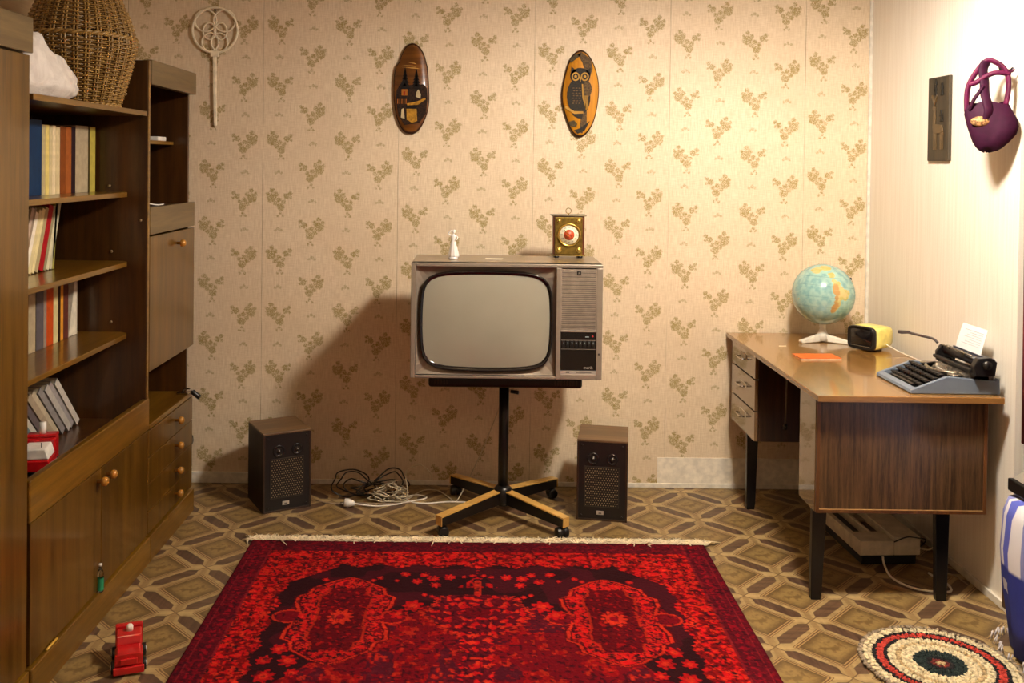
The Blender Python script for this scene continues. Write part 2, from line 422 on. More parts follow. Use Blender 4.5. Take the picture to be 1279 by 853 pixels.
# every spine: (near edge y, thickness, height, colour, description, lean)
def fixed_row(z, items, shelfname, group, xs, dep=.15):
    for i, (y, th, h, rgb, desc, lean) in enumerate(items):
        pos = ordn[i] + ('' if i == 0 else ' from the left')
        book(y, z + (th*math.sin(lean) if lean > 0 else 0), th, h, dep, rgb, lean, f'{desc}, {pos} on the {shelfname}', group, xs=xs)
def spans(ys, specs):
    return [(a, b-a-.0012, *sp) for a, b, sp in zip(ys, ys[1:], specs)]
fixed_row(1.4285, spans([3.03, 3.143, 3.170, 3.197, 3.220, 3.247, 3.279, 3.324, 3.370, 3.404, 3.513, 3.529, 3.579],
    [(.25, (10, 44, 78), 'large dark blue book', 0), (.236, (176, 162, 120), 'pale grey-cream book', 0), (.236, (214, 194, 112), 'thin yellowish book', 0), (.233, (198, 182, 140), 'cream book', 0),
     (.236, (218, 200, 160), 'thin light cream book', 0), (.233, (204, 184, 140), 'beige book', 0), (.236, (122, 62, 20), 'brown book with plain spine', 0), (.236, (150, 82, 34), 'lighter rust brown book', 0),
     (.239, (40, 22, 28), 'blackish book', 0), (.244, (170, 154, 124), 'wide greyish cream book', 0), (.243, (70, 56, 24), 'very thin dark olive book', 0), (.244, (178, 162, 70), 'yellow-green book', 0)]),
    'highest book shelf', 'books on the highest shelf', -1.465)
yy = 2.985; its = []
for th, h, rgb, desc, lean in [(.016, .235, (120, 104, 84), 'worn brown-grey magazine', .40), (.016, .235, (160, 140, 110), 'beige magazine', .40), (.016, .235, (96, 80, 60), 'dark grey-brown magazine', .40),
    (.018, .235, (184, 162, 144), 'pinkish pale magazine', .40), (.014, .235, (140, 122, 102), 'greyish magazine', .39), (.022, .215, (236, 226, 206), 'white booklet', .39), (.022, .222, (216, 200, 150), 'cream booklet', .38),
    (.020, .226, (226, 210, 156), 'pale yellow booklet', .37), (.024, .228, (172, 154, 112), 'tan booklet', .36), (.034, .232, (160, 16, 26), 'bright red book', .36),
    (.018, .230, (150, 138, 104), 'olive-grey magazine', .34), (.020, .236, (208, 202, 168), 'pale green-white magazine', .33), (.020, .238, (186, 180, 150), 'pale grey-green magazine', .31), (.016, .238, (158, 150, 74), 'olive-yellow booklet', .12)]:
    its.append((yy, th, h, rgb, desc, lean)); yy += th/math.cos(lean)+.001
fixed_row(1.166, its, 'second book shelf', 'leaning magazines on the second shelf', -1.49)
fixed_row(.8935, spans([3.06, 3.161, 3.212, 3.217, 3.271, 3.294, 3.346, 3.383, 3.403, 3.426, 3.467],
    [(.235, (84, 40, 22), 'dark brown book', 0), (.235, (166, 150, 120), 'greyish cream book', 0), (.23, (70, 62, 50), 'very thin black-grey book', 0), (.235, (88, 82, 86), 'thick dark grey book', 0),
     (.235, (144, 126, 112), 'light grey-brown book', 0), (.24, (184, 72, 20), 'orange book', 0), (.24, (200, 188, 134), 'pale yellow-green book', 0), (.235, (46, 28, 16), 'very dark brown book', 0), (.235, (214, 146, 46), 'golden yellow book', 0),
     (.23, (92, 46, 36), 'maroon-brown book', 0)]), 'third book shelf', 'books on the third shelf', -1.515)
r = thing('booklet', 'white half-open booklet standing wedge-shaped at the right end of the third book shelf', 'booklet', (-1.515, 3.470, .8935), 0, 'books on the third shelf')
for sgn, a0 in ((0, (0, .002, .060, .062)), (1, (.071, .073, .071, .073))):
    MB().loft([[(x, y, 0) for x, y in ((0, a0[0]), (0, a0[1]), (-.14, a0[1]+.01*(1-sgn)), (-.14, a0[0]+.01*(1-sgn)))], [(x, y, .24) for x, y in ((0, a0[2]), (0, a0[3]), (-.14, a0[3]), (-.14, a0[2]))]], smooth=False).build('cover', bookmat((222, 210, 186)), r)
MB().loft([[(x, y, .001) for x, y in ((-.001, .003), (-.001, .070), (-.138, .070), (-.138, .013))], [(x, y, .239) for x, y in ((-.001, .0625), (-.001, .0705), (-.138, .0705), (-.138, .0625))]], smooth=False).build('pages', plain('page_white', (214, 204, 182), .8), r)
# journals fanned on the counter, tops leaning toward the wardrobe
cols = [(124, 126, 130), (178, 176, 166), (92, 108, 112), (182, 176, 162), (96, 84, 84), (156, 140, 118), (180, 166, 140), (132, 126, 124), (174, 168, 160), (150, 144, 142), (192, 184, 172)]
nm = ['blue-grey', 'light grey', 'teal-grey', 'off-white', 'dark speckled', 'brownish grey', 'cream', 'mid grey', 'pale lilac-grey', 'grey', 'whitish']
for i, c in enumerate(cols):
    book(3.100+i*.0405, .5605, .026, .27, .17, c, -.82+.006*i, f'{nm[i]} thick journal, {ordn[i]}{"" if i == 0 else " from the left"} of the fan on the cabinet counter', 'journals leaning left on the counter', 'journal', -1.50+.004*(i % 3))

# ---- wicker basket
def basket():
    r = thing('wicker_basket', 'large bellied wicker basket standing on top of the bookcase', 'basket', (-1.450, 3.405, 1.7355))
    prof = [(.125, 0), (.135, .02), (.165, .12), (.188, .215), (.186, .25), (.165, .32), (.135, .39), (.128, .43), (.140, .46)]
    def rad(z):
        for (a, b), (c, d) in zip(prof, prof[1:]):
            if b <= z <= d: t = (z-b)/(d-b); return a+(c-a)*t
        return prof[-1][0]
    Mw = wood('wicker', (112, 82, 34), (160, 122, 60), 'x', .5, .15, 3)
    Mws = wood('wicker_stake', (126, 94, 42), (172, 134, 70), 'z', .5, .15, 3)
    ns = 30
    st = MB()
    for i in range(ns):
        a = 2*PI*i/ns
        for o in (-.03, .03):
            pts = [((rad(z)+.001)*math.cos(a+o), (rad(z)+.001)*math.sin(a+o), z) for z in np.linspace(0, .46, 16)]
            st.tube(pts, .0042, 5)
    st.build('stakes', Mws, r)
    we = MB(); n = 0; z = .006
    while z < .455:
        if not (.238 < z < .262):
            N = ns*4; pts = []
            for k in range(N+1):
                a = 2*PI*k/N; pts.append(((rad(z)+.0065*math.cos(ns/2*a + (n % 2)*PI))*math.cos(a), (rad(z)+.0065*math.cos(ns/2*a+(n % 2)*PI))*math.sin(a), z+random.uniform(-.0006, .0006)))
            we.tube(pts, .0033, 4)
        z += .0075; n += 1
    tag(we.build('weave', Mw, r), kind='stuff')
    for nm_, z0, rr in (('belly_band', .25, .0085), ('rim', .458, .011), ('foot_band', .008, .009)):
        b = MB()
        for s_ in (0, PI):
            pts = [((rad(z0)+.005*math.cos(20*a+s_))*math.cos(a), (rad(z0)+.005*math.cos(20*a+s_))*math.sin(a), z0+.005*math.sin(20*a+s_)) for a in [2*PI*k/160 for k in range(161)]]
            b.tube(pts, rr*.7, 6)
        b.build(nm_, Mws, r)
    MB().lathe([(.12, .001), (.12, .008)], 30).build('bottom', Mw, r)
    h = MB()
    for s_ in (0, PI):
        pts = [((.14+.006*math.cos(30*t+s_))*math.cos(PI*t)*.9, .006*math.sin(30*t+s_)-.02, .45+.18*math.sin(PI*t)) for t in np.linspace(0, 1, 60)]
        h.tube(pts, .006, 6)
    h.build('handle', Mws, r)
basket()
# ---- white cloth bundle
def cloth_bundle():
    t = NT('white_cloth'); x, y, z = t.coords(); n = t.noise(t.vec(x, y, z), 14, 4, .6, 1.2)
    t.bump(n, .5, .012); mat = t.fin(t.mix(t.sm(n, .3, .7), s2l((196, 186, 176)), s2l((216, 208, 198))), .85)
    mb = MB(); L_ = []
    N = 40
    prof = [(.001, .0), (.75, .002), (.96, .03), (1, .06), (.93, .10), (.76, .14), (.5, .165), (.25, .172), (.001, .173)]
    pp = []
    for (a, b), (c, d) in zip(prof, prof[1:]):
        for k in range(4): pp.append((a+(c-a)*k/4, b+(d-b)*k/4))
    pp.append(prof[-1])
    for rr, z in pp:
        loop = []
        for i in range(N):
            a = 2*PI*i/N
            f = 1+.04*math.sin(5*a+z*30)+.03*math.sin(9*a-z*45)+.02*math.sin(17*a+1)
            zz = z*(1 - .32*math.sin(a)) * (1+.05*math.sin(6*a+rr*7))
            loop.append((.10*rr*f*math.cos(a), .24*rr*f*math.sin(a), max(0, zz)))
        L_.append(loop)
    o = mb.loft(L_).build('cloth_bundle', mat, loc=(-1.385, 2.90, 1.7355))
    tag(o, 'folded white cloth bundle on top of the bookcase in front of the wicker basket', 'cloth')
cloth_bundle()

# ---- toys, bottle, small stuff on the left
M_red = plain('red_plastic', (188, 20, 24), .3, coat=.4)
M_blk = MATS['black_plastic']; M_wpl = plain('white_plastic', (232, 226, 214), .35)
def toy_truck():
    r = thing('toy_truck', 'small red plastic toy truck with white beacon on the floor by the cabinet', 'toy', (-1.068, 2.885, 0), math.radians(20))
    MB().box(-.040, .040, -.075, .075, .016, .030).build('chassis', M_red, r, bevel=.003)
    MB().prism([(-.040, .03), (.040, .03), (.040, .060), (.032, .068), (-.032, .068), (-.040, .060)], -.072, -.015).build('bonnet', M_red, r, bevel=.003)
    MB().loft([[(-.038, -.016, .03), (.038, -.016, .03), (.038, .055, .03), (-.038, .055, .03)], [(-.036, .0, .09), (.036, .0, .09), (.036, .05, .09), (-.036, .05, .09)]], smooth=False).build('cab', M_red, r, bevel=.004)
    MB().box(-.040, .040, .055, .074, .03, .096).build('rear_panel', M_red, r, bevel=.003)
    MB().box(-.044, .044, -.080, -.070, .008, .030).build('bumper', M_red, r, bevel=.003)
    MB().box(-.024, .024, -.079, -.071, .036, .054).build('front_grille', M_red, r, bevel=.002)
    MB().lathe([(.010, .088), (.010, .104), (.006, .109)], 14, Matrix.Translation((.002, .03, 0))).build('beacon', M_wpl, r)
    for sx in (-1, 1):
        for yy in (-.045, .045):
            w_ = MB().cyl((sx*.036, yy, .0185), (sx*.050, yy, .0185), .0185, seg=20).build('wheel', M_blk, r, bevel=.002)
            MB().cyl((sx*.049, yy, .0185), (sx*.052, yy, .0185), .007, seg=12).build('hubcap', M_wpl, w_)
toy_truck()
def toy_boat():
    r = thing('toy_fire_engine', 'red and white plastic toy vehicle on the bookcase counter', 'toy', (-1.40, 2.995, .5605), math.radians(12))
    MB().prism([(-.05, .012), (.05, .012), (.044, .048), (-.044, .048)], -.07, .02).build('lower_body', M_red, r, bevel=.004)
    MB().prism([(-.044, .049), (.044, .049), (.034, .083), (-.036, .083)], -.065, .02).build('white_cab', M_wpl, r, bevel=.004)
    MB().box(-.044, .044, .022, .075, .012, .092).build('rear_body', M_red, r, bevel=.005)
    MB().box(-.046, .046, .030, .070, .092, .103).build('roof', M_red, r, bevel=.004)
    MB().cyl((0, .05, .10), (0, .05, .138), .011, seg=16).build('white_funnel', M_wpl, r)
    MB().cyl((.018, -.045, .08), (.018, -.045, .098), .0015, seg=6).build('aerial', M_blk, r)
    for sx in (-1, 1):
        for yy in (-.045, .05): MB().cyl((sx*.035, yy, .013), (sx*.047, yy, .013), .013, seg=16).build('wheel', M_blk, r)
toy_boat()
t = NT('clear_glass'); t.b.inputs['Transmission Weight'].default_value = 1; M_glass = t.fin((.95, .97, .95), .05)
r = thing('small_bottle', 'small clear bottle with green label on the bookcase plinth ledge', 'bottle', (-1.2655, 3.155, .0985))
MB().lathe([(.010, 0), (.011, .003), (.011, .060), (.008, .072), (.004, .078), (.004, .088)], 20).build('glass_body', M_glass, r)
MB().lathe([(.0113, .006), (.0113, .048)], 20, cap=False).build('label_wrap', plain('green_label', (40, 130, 90), .5), r)
MB().lathe([(.0055, .086), (.0055, .094)], 14).build('cap', M_wpl, r)
r = MB().cyl((0, -.035, .004), (0, .035, .004), .004, seg=6).build('pencil', plain('yellow_pencil', (206, 160, 60), .4), loc=(-1.2665, 2.80, .0985)); tag(r, 'short yellow pencil lying on the plinth ledge of the bookcase', 'pencil')
r = MB().box(-.04, .04, -.05, .05, 0, .018).build('white_box', M_wpl, loc=(-1.405, 4.03, 1.6325), bevel=.003); tag(r, 'small flat white box on the niche shelf of the end cabinet', 'box')
r = MB().tube(catmull([(-1.40, 3.70, 1.40), (-1.37, 3.76, 1.385), (-1.34, 3.88, 1.367), (-1.33, 3.95, 1.3665)], 6), .0028, 6).build('thin_white_cable', M_wpl); tag(r, 'thin white cord lying in the upper niche of the end cabinet', 'cord')
# clamp on the end cabinet worktop
M_chrome = plain('chrome', (200, 196, 188), .18, 1.0)
r = thing('desk_clamp', 'small chrome clamp with black handle at the end cabinet corner', 'clamp', (-1.30, 4.13, .5305))
MB().box(-.02, .03, -.03, .0, 0, .008).build('jaw', M_chrome, r, bevel=.002)
MB().tube([(0, -.015, .008), (.01, -.012, .022), (.035, -.01, .022), (.045, -.01, .008)], .004, 8).build('arm', M_chrome, r)
MB().cyl((.043, -.01, .010), (.075, -.004, -.018), .011, seg=14).build('black_handle', M_blk, r, bevel=.002)
r = thing('waste_bin', 'black plastic waste bin standing in the gap beside the end cabinet', 'bin', (-1.44, 4.36, 0))
MB().lathe([(.078, 0), (.105, .25), (.110, .252), (.110, .262), (.100, .262), (.074, .006)], 28, cap=False).build('tub', M_blk, r)
MB().lathe([(.078, 0), (.078, .006)], 28).build('bottom', M_blk, r)
MB().lathe([(.112, .235), (.114, .25), (.112, .262)], 28, cap=False).build('folded_liner', plain('bin_liner', (22, 22, 22), .3), r)
# small white bits in the compartment above drawers
r = thing('tape_roll', 'small pale roll in the low compartment of the end cabinet', 'tape', (-1.36, 3.70, .5305))
MB().lathe([(.012, 0), (.022, 0), (.022, .018), (.012, .018)], 20, cap=False).build('roll', M_wpl, r)
MB().cyl((0, 0, .0), (0, 0, .03), .004, seg=8).build('spindle', M_chrome, r)

# ================================================================= TV AND STAND
M_silver = plain('silver_plastic', (150, 138, 124), .38, .45, var=.05)
M_silver2 = plain('silver_light', (196, 188, 176), .3, .5, var=.04)
M_tvtop = wood('tv_top', (122, 104, 82), (140, 122, 98), 'x', .35, .3)
TVX, TVY, TVZ, TS = .109, 3.905, .661, 302.0
def tv():
    r = thing('television', 'silver-grey tube television on the black wheeled pedestal stand', 'television', (TVX, TVY, TVZ))
    px = lambda x: (x-635)/TS
    pz = lambda y: (473-y)/TS + .001
    D = .36; W = .3975; H = .478
    # shell open to the front recess
    MB().box(-W, W, .045, D, 0, H-.004).build('rear_housing', M_silver, r, bevel=.006)
    MB().loft([[(-.28, D, .03), (.20, D, .03), (.20, D, .40), (-.28, D, .40)], [(-.18, D+.16, .08), (.12, D+.16, .08), (.12, D+.16, .33), (-.18, D+.16, .33)]], smooth=False).build('rear_hump', M_blk, r, bevel=.01)
    MB().box(-W, W, .006, D, H-.004, H).build('top_panel', M_tvtop, r, bevel=.002)
    x0, x1, z0, z1 = px(521), px(697), pz(469.5), pz(333.5)
    f = MB()
    f.box(-W, x0, 0, .05, 0, H).box(x0, W, 0, .05, z1, H).box(x0, x1, 0, .05, 0, z0)
    gx0, gx1 = px(703), px(747.6)
    f.box(x1, gx0, 0, .05, 0, z1).box(gx1, W, 0, .05, 0, z1).box(gx0, gx1, 0, .05, 0, pz(466.5)).box(gx0, gx1, 0, .05, pz(414), pz(411.4))
    f.build('front_frame', M_silver, r, bevel=.0025)
    # funnel between the recess edge and the tube
    cx, cz = (px(526)+px(693))/2, (pz(339)+pz(464.6))/2
    A, B = (px(693)-px(526))/2, (pz(339)-pz(464.6))/2
    def rect(n=64):
        out = []
        for i in range(n):
            t = 2*PI*i/n; c, q = math.cos(t), math.sin(t); k = 1/max(abs(c), abs(q))
            out.append(((x0+x1)/2+(x1-x0)/2*max(-1, min(1, c*k)), (z0+z1)/2+(z1-z0)/2*max(-1, min(1, q*k))))
        return out
    def tubeloop(k, sx=1, sz=1, n=64):
        out = []
        for i in range(n):
            t = 2*PI*i/n; c, q = math.cos(t), math.sin(t); m = 1/((abs(c)**7+abs(q)**7)**(1/7))
            u, v = c*m, q*m
            out.append((cx+A*k*sx*u*(1-.045*v*v), cz+B*k*sz*v*(1-.055*u*u)))
        return out
    rc = rect(); to = tubeloop(1)
    MB().loft([[(x, .001, z) for x, z in rc], [(x, .018, z) for x, z in rc], [(x, .030, z) for x, z in to]], cap0=False, cap1=False, smooth=False).build('recess_surround', M_silver, r)
    L1, L2, L3 = tubeloop(1.0), tubeloop(.985), tubeloop(.958, 1, .97)
    MB().loft([[(x, .030, z) for x, z in L1], [(x, .008, z) for x, z in L1], [(x, .006, z) for x, z in L2], [(x, .016, z) for x, z in L3]], cap0=False, cap1=False).build('tube_mask', plain('black_gloss', (14, 12, 14), .15, coat=.6), r)
    sc = MB(); loops = []
    base_ = tubeloop(.962, 1, .975)
    for k in (1, .85, .7, .55, .4, .25, .1, .002):
        loops.append([(cx+(x-cx)*k, .018-.016*(1-k*k), cz+(z-cz)*k) for x, z in base_])
    t = NT('picture_tube'); t.b.inputs['Specular IOR Level'].default_value = .6
    x, y, z = t.coords(); n = t.noise(t.vec(x, y, z), 8, 2)
    mt = t.fin(t.mix(n, s2l((142, 138, 124)), s2l((152, 148, 134))), .28, 0, .5, coat_rough=.12)
    sc.loft(loops, cap0=False).build('picture_tube', mt, r)
    # speaker grille
    g = MB(); zb, zt = pz(411.4), pz(333.5); n = 30
    g.box(gx0, gx1, .012, .05, zb, zt)
    g.build('grille_backing', plain('grille_dark', (88, 78, 68), .5), r)
    g = MB()
    for i in range(n):
        z = zb+.002+(zt-zb-.004)*i/n; g.box(gx0+.002, gx1-.002, .003, .0125, z, z+(zt-zb)/n*.62)
    g.box(gx0, gx0+.003, .002, .0125, zb, zt).box(gx1-.003, gx1, .002, .0125, zb, zt)
    g.build('grille_slats', plain('grille_slat', (160, 146, 132), .4, .35), r)
    lg = MB().box(px(722.5), px(727.5), .0, .003, pz(342.5), pz(337.5)).build('emblem', M_blk, r)
    text('F', .012, M_silver2, lg, (px(725), -.0003, pz(340)))
    # control panel
    c = MB().box(gx0, gx1, .004, .05, pz(462), pz(414)).build('control_panel', MATS['black_gloss'], r, bevel=.001)
    MB().box(gx0, gx1, .002, .05, pz(466.5), pz(462.2)).build('name_strip', M_silver2, r)
    MB().box(gx0+.002, gx1-.002, .002, .0045, pz(435.3), pz(434.8)).build('seam_line', M_silver, c)
    for i in range(8):
        xx = gx0+.012+(gx1-gx0-.024)*i/7
        b = MB().box(xx-.0065, xx+.0065, .000, .0045, pz(433.5), pz(424.5)).build('channel_key', M_blk, r, bevel=.0012)
        text(str(i+1), .011, plain('pale_print', (150, 165, 165), .5), b, (xx, -.0004, pz(427.5)))
    MB().box(gx0+.002, gx1-.002, .002, .0045, pz(424.2), pz(423.7)).build('seam_line', M_silver, c)
    MB().box(px(734), px(738.5), .0, .004, pz(420), pz(419.2), Matrix.Rotation(0, 4, 'Y')).build('power_mark', MATS['pale_print'], c)
    MB().cyl((px(743.2), .005, pz(419)), (px(743.2), .001, pz(419)), .004, seg=12).build('indicator_lamp', plain('red_lamp', (170, 40, 40), .3), r)
    text('marik', .017, M_silver2, c, (px(738), .0034, pz(458.3)))
    for a_, b_ in ((710, 714.5), (723, 742)):
        MB().box(px(a_), px(b_), .0012, .0022, pz(465), pz(463.6)).build('small_print', plain('grey_print', (120, 112, 104), .5), r)
    MB().cyl((px(751), .0, pz(441)), (px(751), -.003, pz(441)), .004, seg=12).build('latch_button', plain('dark_brown_pl', (60, 50, 44), .4), r)
tv()
def tv_stand():
    cx, cy = TVX, 4.14
    r = thing('tv_stand', 'black pedestal television stand with four wood-topped arms on casters', 'stand', (cx, cy, 0))
    t = NT('black_metal'); x, y, z = t.coords(); n = t.noise(t.vec(x, y, z), 60, 2); MB_ = t.fin(t.mix(n, s2l((16, 14, 14)), s2l((24, 21, 20))), .32, .2); MATS['black_metal'] = MB_
    MB().cyl((0, 0, .06), (0, 0, .60), .0225, seg=28).build('column', MB_, r)
    MB().lathe([(.034, .055), (.040, .06), (.040, .125), (.03, .135), (.024, .14)], 28).build('hub', MB_, r)
    tr = MB().box(-.325, .325, -.17, .15, .607, .650).build('tray', MB_, r, bevel=.012, seg=3)
    MB().box(-.319, .319, -.16, .14, .650, .6605).build('tray_mat', plain('rubber_mat', (14, 13, 13), .6), r)
    sl = MB()
    for i in range(48):
        x = -.30+i*.0127
        if -.24 < x < .2: continue
        sl.box(x, x+.007, -.1725, -.169, .620, .640)
    sl.build('tray_slots', plain('slot_dark', (60, 52, 46), .5), tr)
    MB().cyl((0, 0, .595), (0, 0, .607), .06, seg=24).build('mounting_plate', MB_, r)
    MB().cyl((.03, -.03, .56), (.06, -.05, .56), .008, seg=10).build('height_knob', MB_, r)
    Mt = wood('arm_wood', (196, 150, 76), (224, 180, 100), 'x', .35, .3)
    for a, ln in ((math.radians(222.5), .365), (math.radians(-44), .355), (math.radians(129), .36), (math.radians(46), .355)):
        M = Matrix.Rotation(a, 4, 'Z')
        arm = MB().prism([(.028, .062), (.028, .116), (ln, .086), (ln, .050)], -.017, .017, M).build('arm', MB_, r, bevel=.002)
        tp = MB().prism([(.028, .1163), (.028, .1215), (ln+.003, .0915), (ln+.003, .0863)], -.019, .019, M)
        tp.box(ln, ln+.0035, -.019, .019, .052, .0866, M).build('wood_strip', Mt, arm)
        cs = Vector((ln-.02, 0, 0)); cs.rotate(Euler((0, 0, a)))
        c = MB().cyl((cs.x, cs.y, .028), (cs.x, cs.y, .056), .008, seg=10)
        hood = c.build('caster', M_blk, r)
        sp = a + 1.1
        d = Vector((math.cos(sp), math.sin(sp), 0))
        for s_ in (-1, 1):
            p0 = cs + d*s_*.004 + Vector((0, 0, .024)); p1 = cs + d*s_*.026 + Vector((0, 0, .024))
            MB().cyl(p0, p1, .024, .021, seg=22).build('caster_wheel', M_blk, hood, bevel=.003)
        MB().sphere(cs+Vector((0, 0, .030)), .022, 14, 8, (1, 1, .9)).build('caster_hood', M_blk, hood)
tv_stand()
TVT = TVZ+.478
# clock
def clock():
    r = thing('mantel_clock', 'square brass-faced wooden mantel clock on top of the television', 'clock', (.387, 4.175, TVT), math.radians(-1))
    Mb = plain('brass_dark', (128, 104, 44), .38, .75, var=.25, scale=60); Mw = wood('clock_wood', (66, 28, 14), (98, 46, 24), 'z', .3, .5)
    Mg = plain('brass_bright', (190, 160, 80), .25, .9)
    MB().box(-.070, .070, 0.004, .085, .013, .185).build('case', Mw, r, bevel=.003)
    MB().box(-.078, .078, -.003, .090, .185, .191).build('top_plate', plain('pewter', (120, 108, 88), .35, .7), r, bevel=.002)
    MB().box(-.074, .074, -.001, .088, .009, .0135).build('base_plate', Mb, r, bevel=.001)
    fp = MB().box(-.061, .061, -.003, .005, .017, .181).build('face_plate', Mb, r, bevel=.002)
    M = Matrix.Translation((0.001, -.003, .103)) @ Matrix.Rotation(PI/2, 4, 'X')
    MB().lathe([(.052, 0), (.053, .006), (.047, .010), (.042, .003)], 40, M, cap=False).build('bezel', Mg, r)
    dl = MB().lathe([(.0435, .0005), (.0435, .002)], 40, M).build('dial', plain('dial_cream', (232, 224, 196), .35), r)
    MB().lathe([(.0235, .002), (.0235, .0027)], 32, M).build('dial_center', plain('dial_red', (176, 70, 36), .4, var=.35, scale=160), dl)
    for i in range(12):
        a = 2*PI*i/12; Mi = Matrix.Translation((.001+.033*math.sin(a), -.0052, .103+.033*math.cos(a)))
        text(['XII','I','II','III','IV','V','VI','VII','VIII','IX','X','XI'][i], .0095, M_blk, dl, Mi.translation, name='numeral')
    for a, l_ in ((-2.15, .020), (-.75, .030)):
        MB().tube([(.001, -.0065, .103), (.001+l_*math.sin(a), -.0065, .103+l_*math.cos(a))], .0012, 6).build('hand', Mg, dl)
    for sx in (-1, 1):
        for z in (.036, .164):
            s_ = .012 if z < .1 else .009
            MB().lathe([(.001, .004), (s_*.4, .004), (s_*.6, .001), (s_, .004), (s_*1.2, 0)], 18, Matrix.Translation((sx*.044, -.003, z)) @ Matrix.Rotation(PI/2, 4, 'X')).build('corner_rosette', Mg, fp)
        for yy in (.012, .075): MB().lathe([(.010, 0), (.012, .009)], 14, Matrix.Translation((sx*.052, yy, 0))).build('foot', M_blk, r)
    MB().tube([(.012*math.cos(a), .03, .208+.012*math.sin(a)) for a in np.linspace(-PI*.4, PI*1.4, 22)], .0016, 6).cyl((0, .03, .19), (0, .03, .198), .003, seg=8).build('hanging_ring', Mg, r)
clock()
# figurine
def figurine():
    r = thing('figurine', 'small white porcelain woman figurine standing on the television', 'figurine', (-.12, 4.07, TVT), math.radians(-10))
    t = NT('porcelain'); x, y, z = t.coords(); M = t.fin(t.mix(t.noise(t.vec(x, y, z), 20), s2l((236, 230, 222)), s2l((246, 242, 236))), .12, 0, .6)
    MB().lathe([(.019, 0), (.021, .003), (.020, .009), (.017, .011)], 28, sy=.85).build('plinth', M, r)
    b = MB(); L_ = []
    for rr, z, dx in ((.022, .010, .002), (.023, .016, .002), (.019, .035, .001), (.0145, .055, 0), (.0115, .070, 0), (.0078, .080, -.001), (.0085, .088, -.001), (.0115, .098, 0), (.0095, .104, 0), (.0035, .1075, .001), (.003, .111, .001)):
        L_.append([(dx+rr*(1+.07*math.sin(9*a)*(z < .07))*math.cos(a), rr*.72*(1+.07*math.sin(9*a)*(z < .07))*math.sin(a), z) for a in [2*PI*i/36 for i in range(36)]])
    b.loft(L_); b.sphere((.0015, -.001, .118), .0068, 16, 10, (.9, .95, 1.15))
    b.sphere((.002, .003, .121), .0068, 14, 8)
    b.tube([(-.010, 0, .102), (-.020, -.002, .106), (-.0215, -.002, .112), (-.010, -.003, .1235), (-.004, -.002, .125)], .0026, 8, rads=[.0035, .003, .0028, .0022, .002])
    b.tube([(.010, 0, .102), (.019, -.001, .094), (.017, -.004, .086), (.008, -.008, .082)], .0026, 8, rads=[.0035, .003, .0026, .0022])
    b.build('woman_figure', M, r)
figurine()
o = MB().prismz([(-.04, -.022), (.035, -.026), (.042, .018), (-.034, .024)], 0, .0012).build('paper_slip', plain('paper_white', (226, 214, 190), .7), loc=(.055, 4.10, TVT)); tag(o, 'small pale paper slip lying flat on the television top', 'paper')

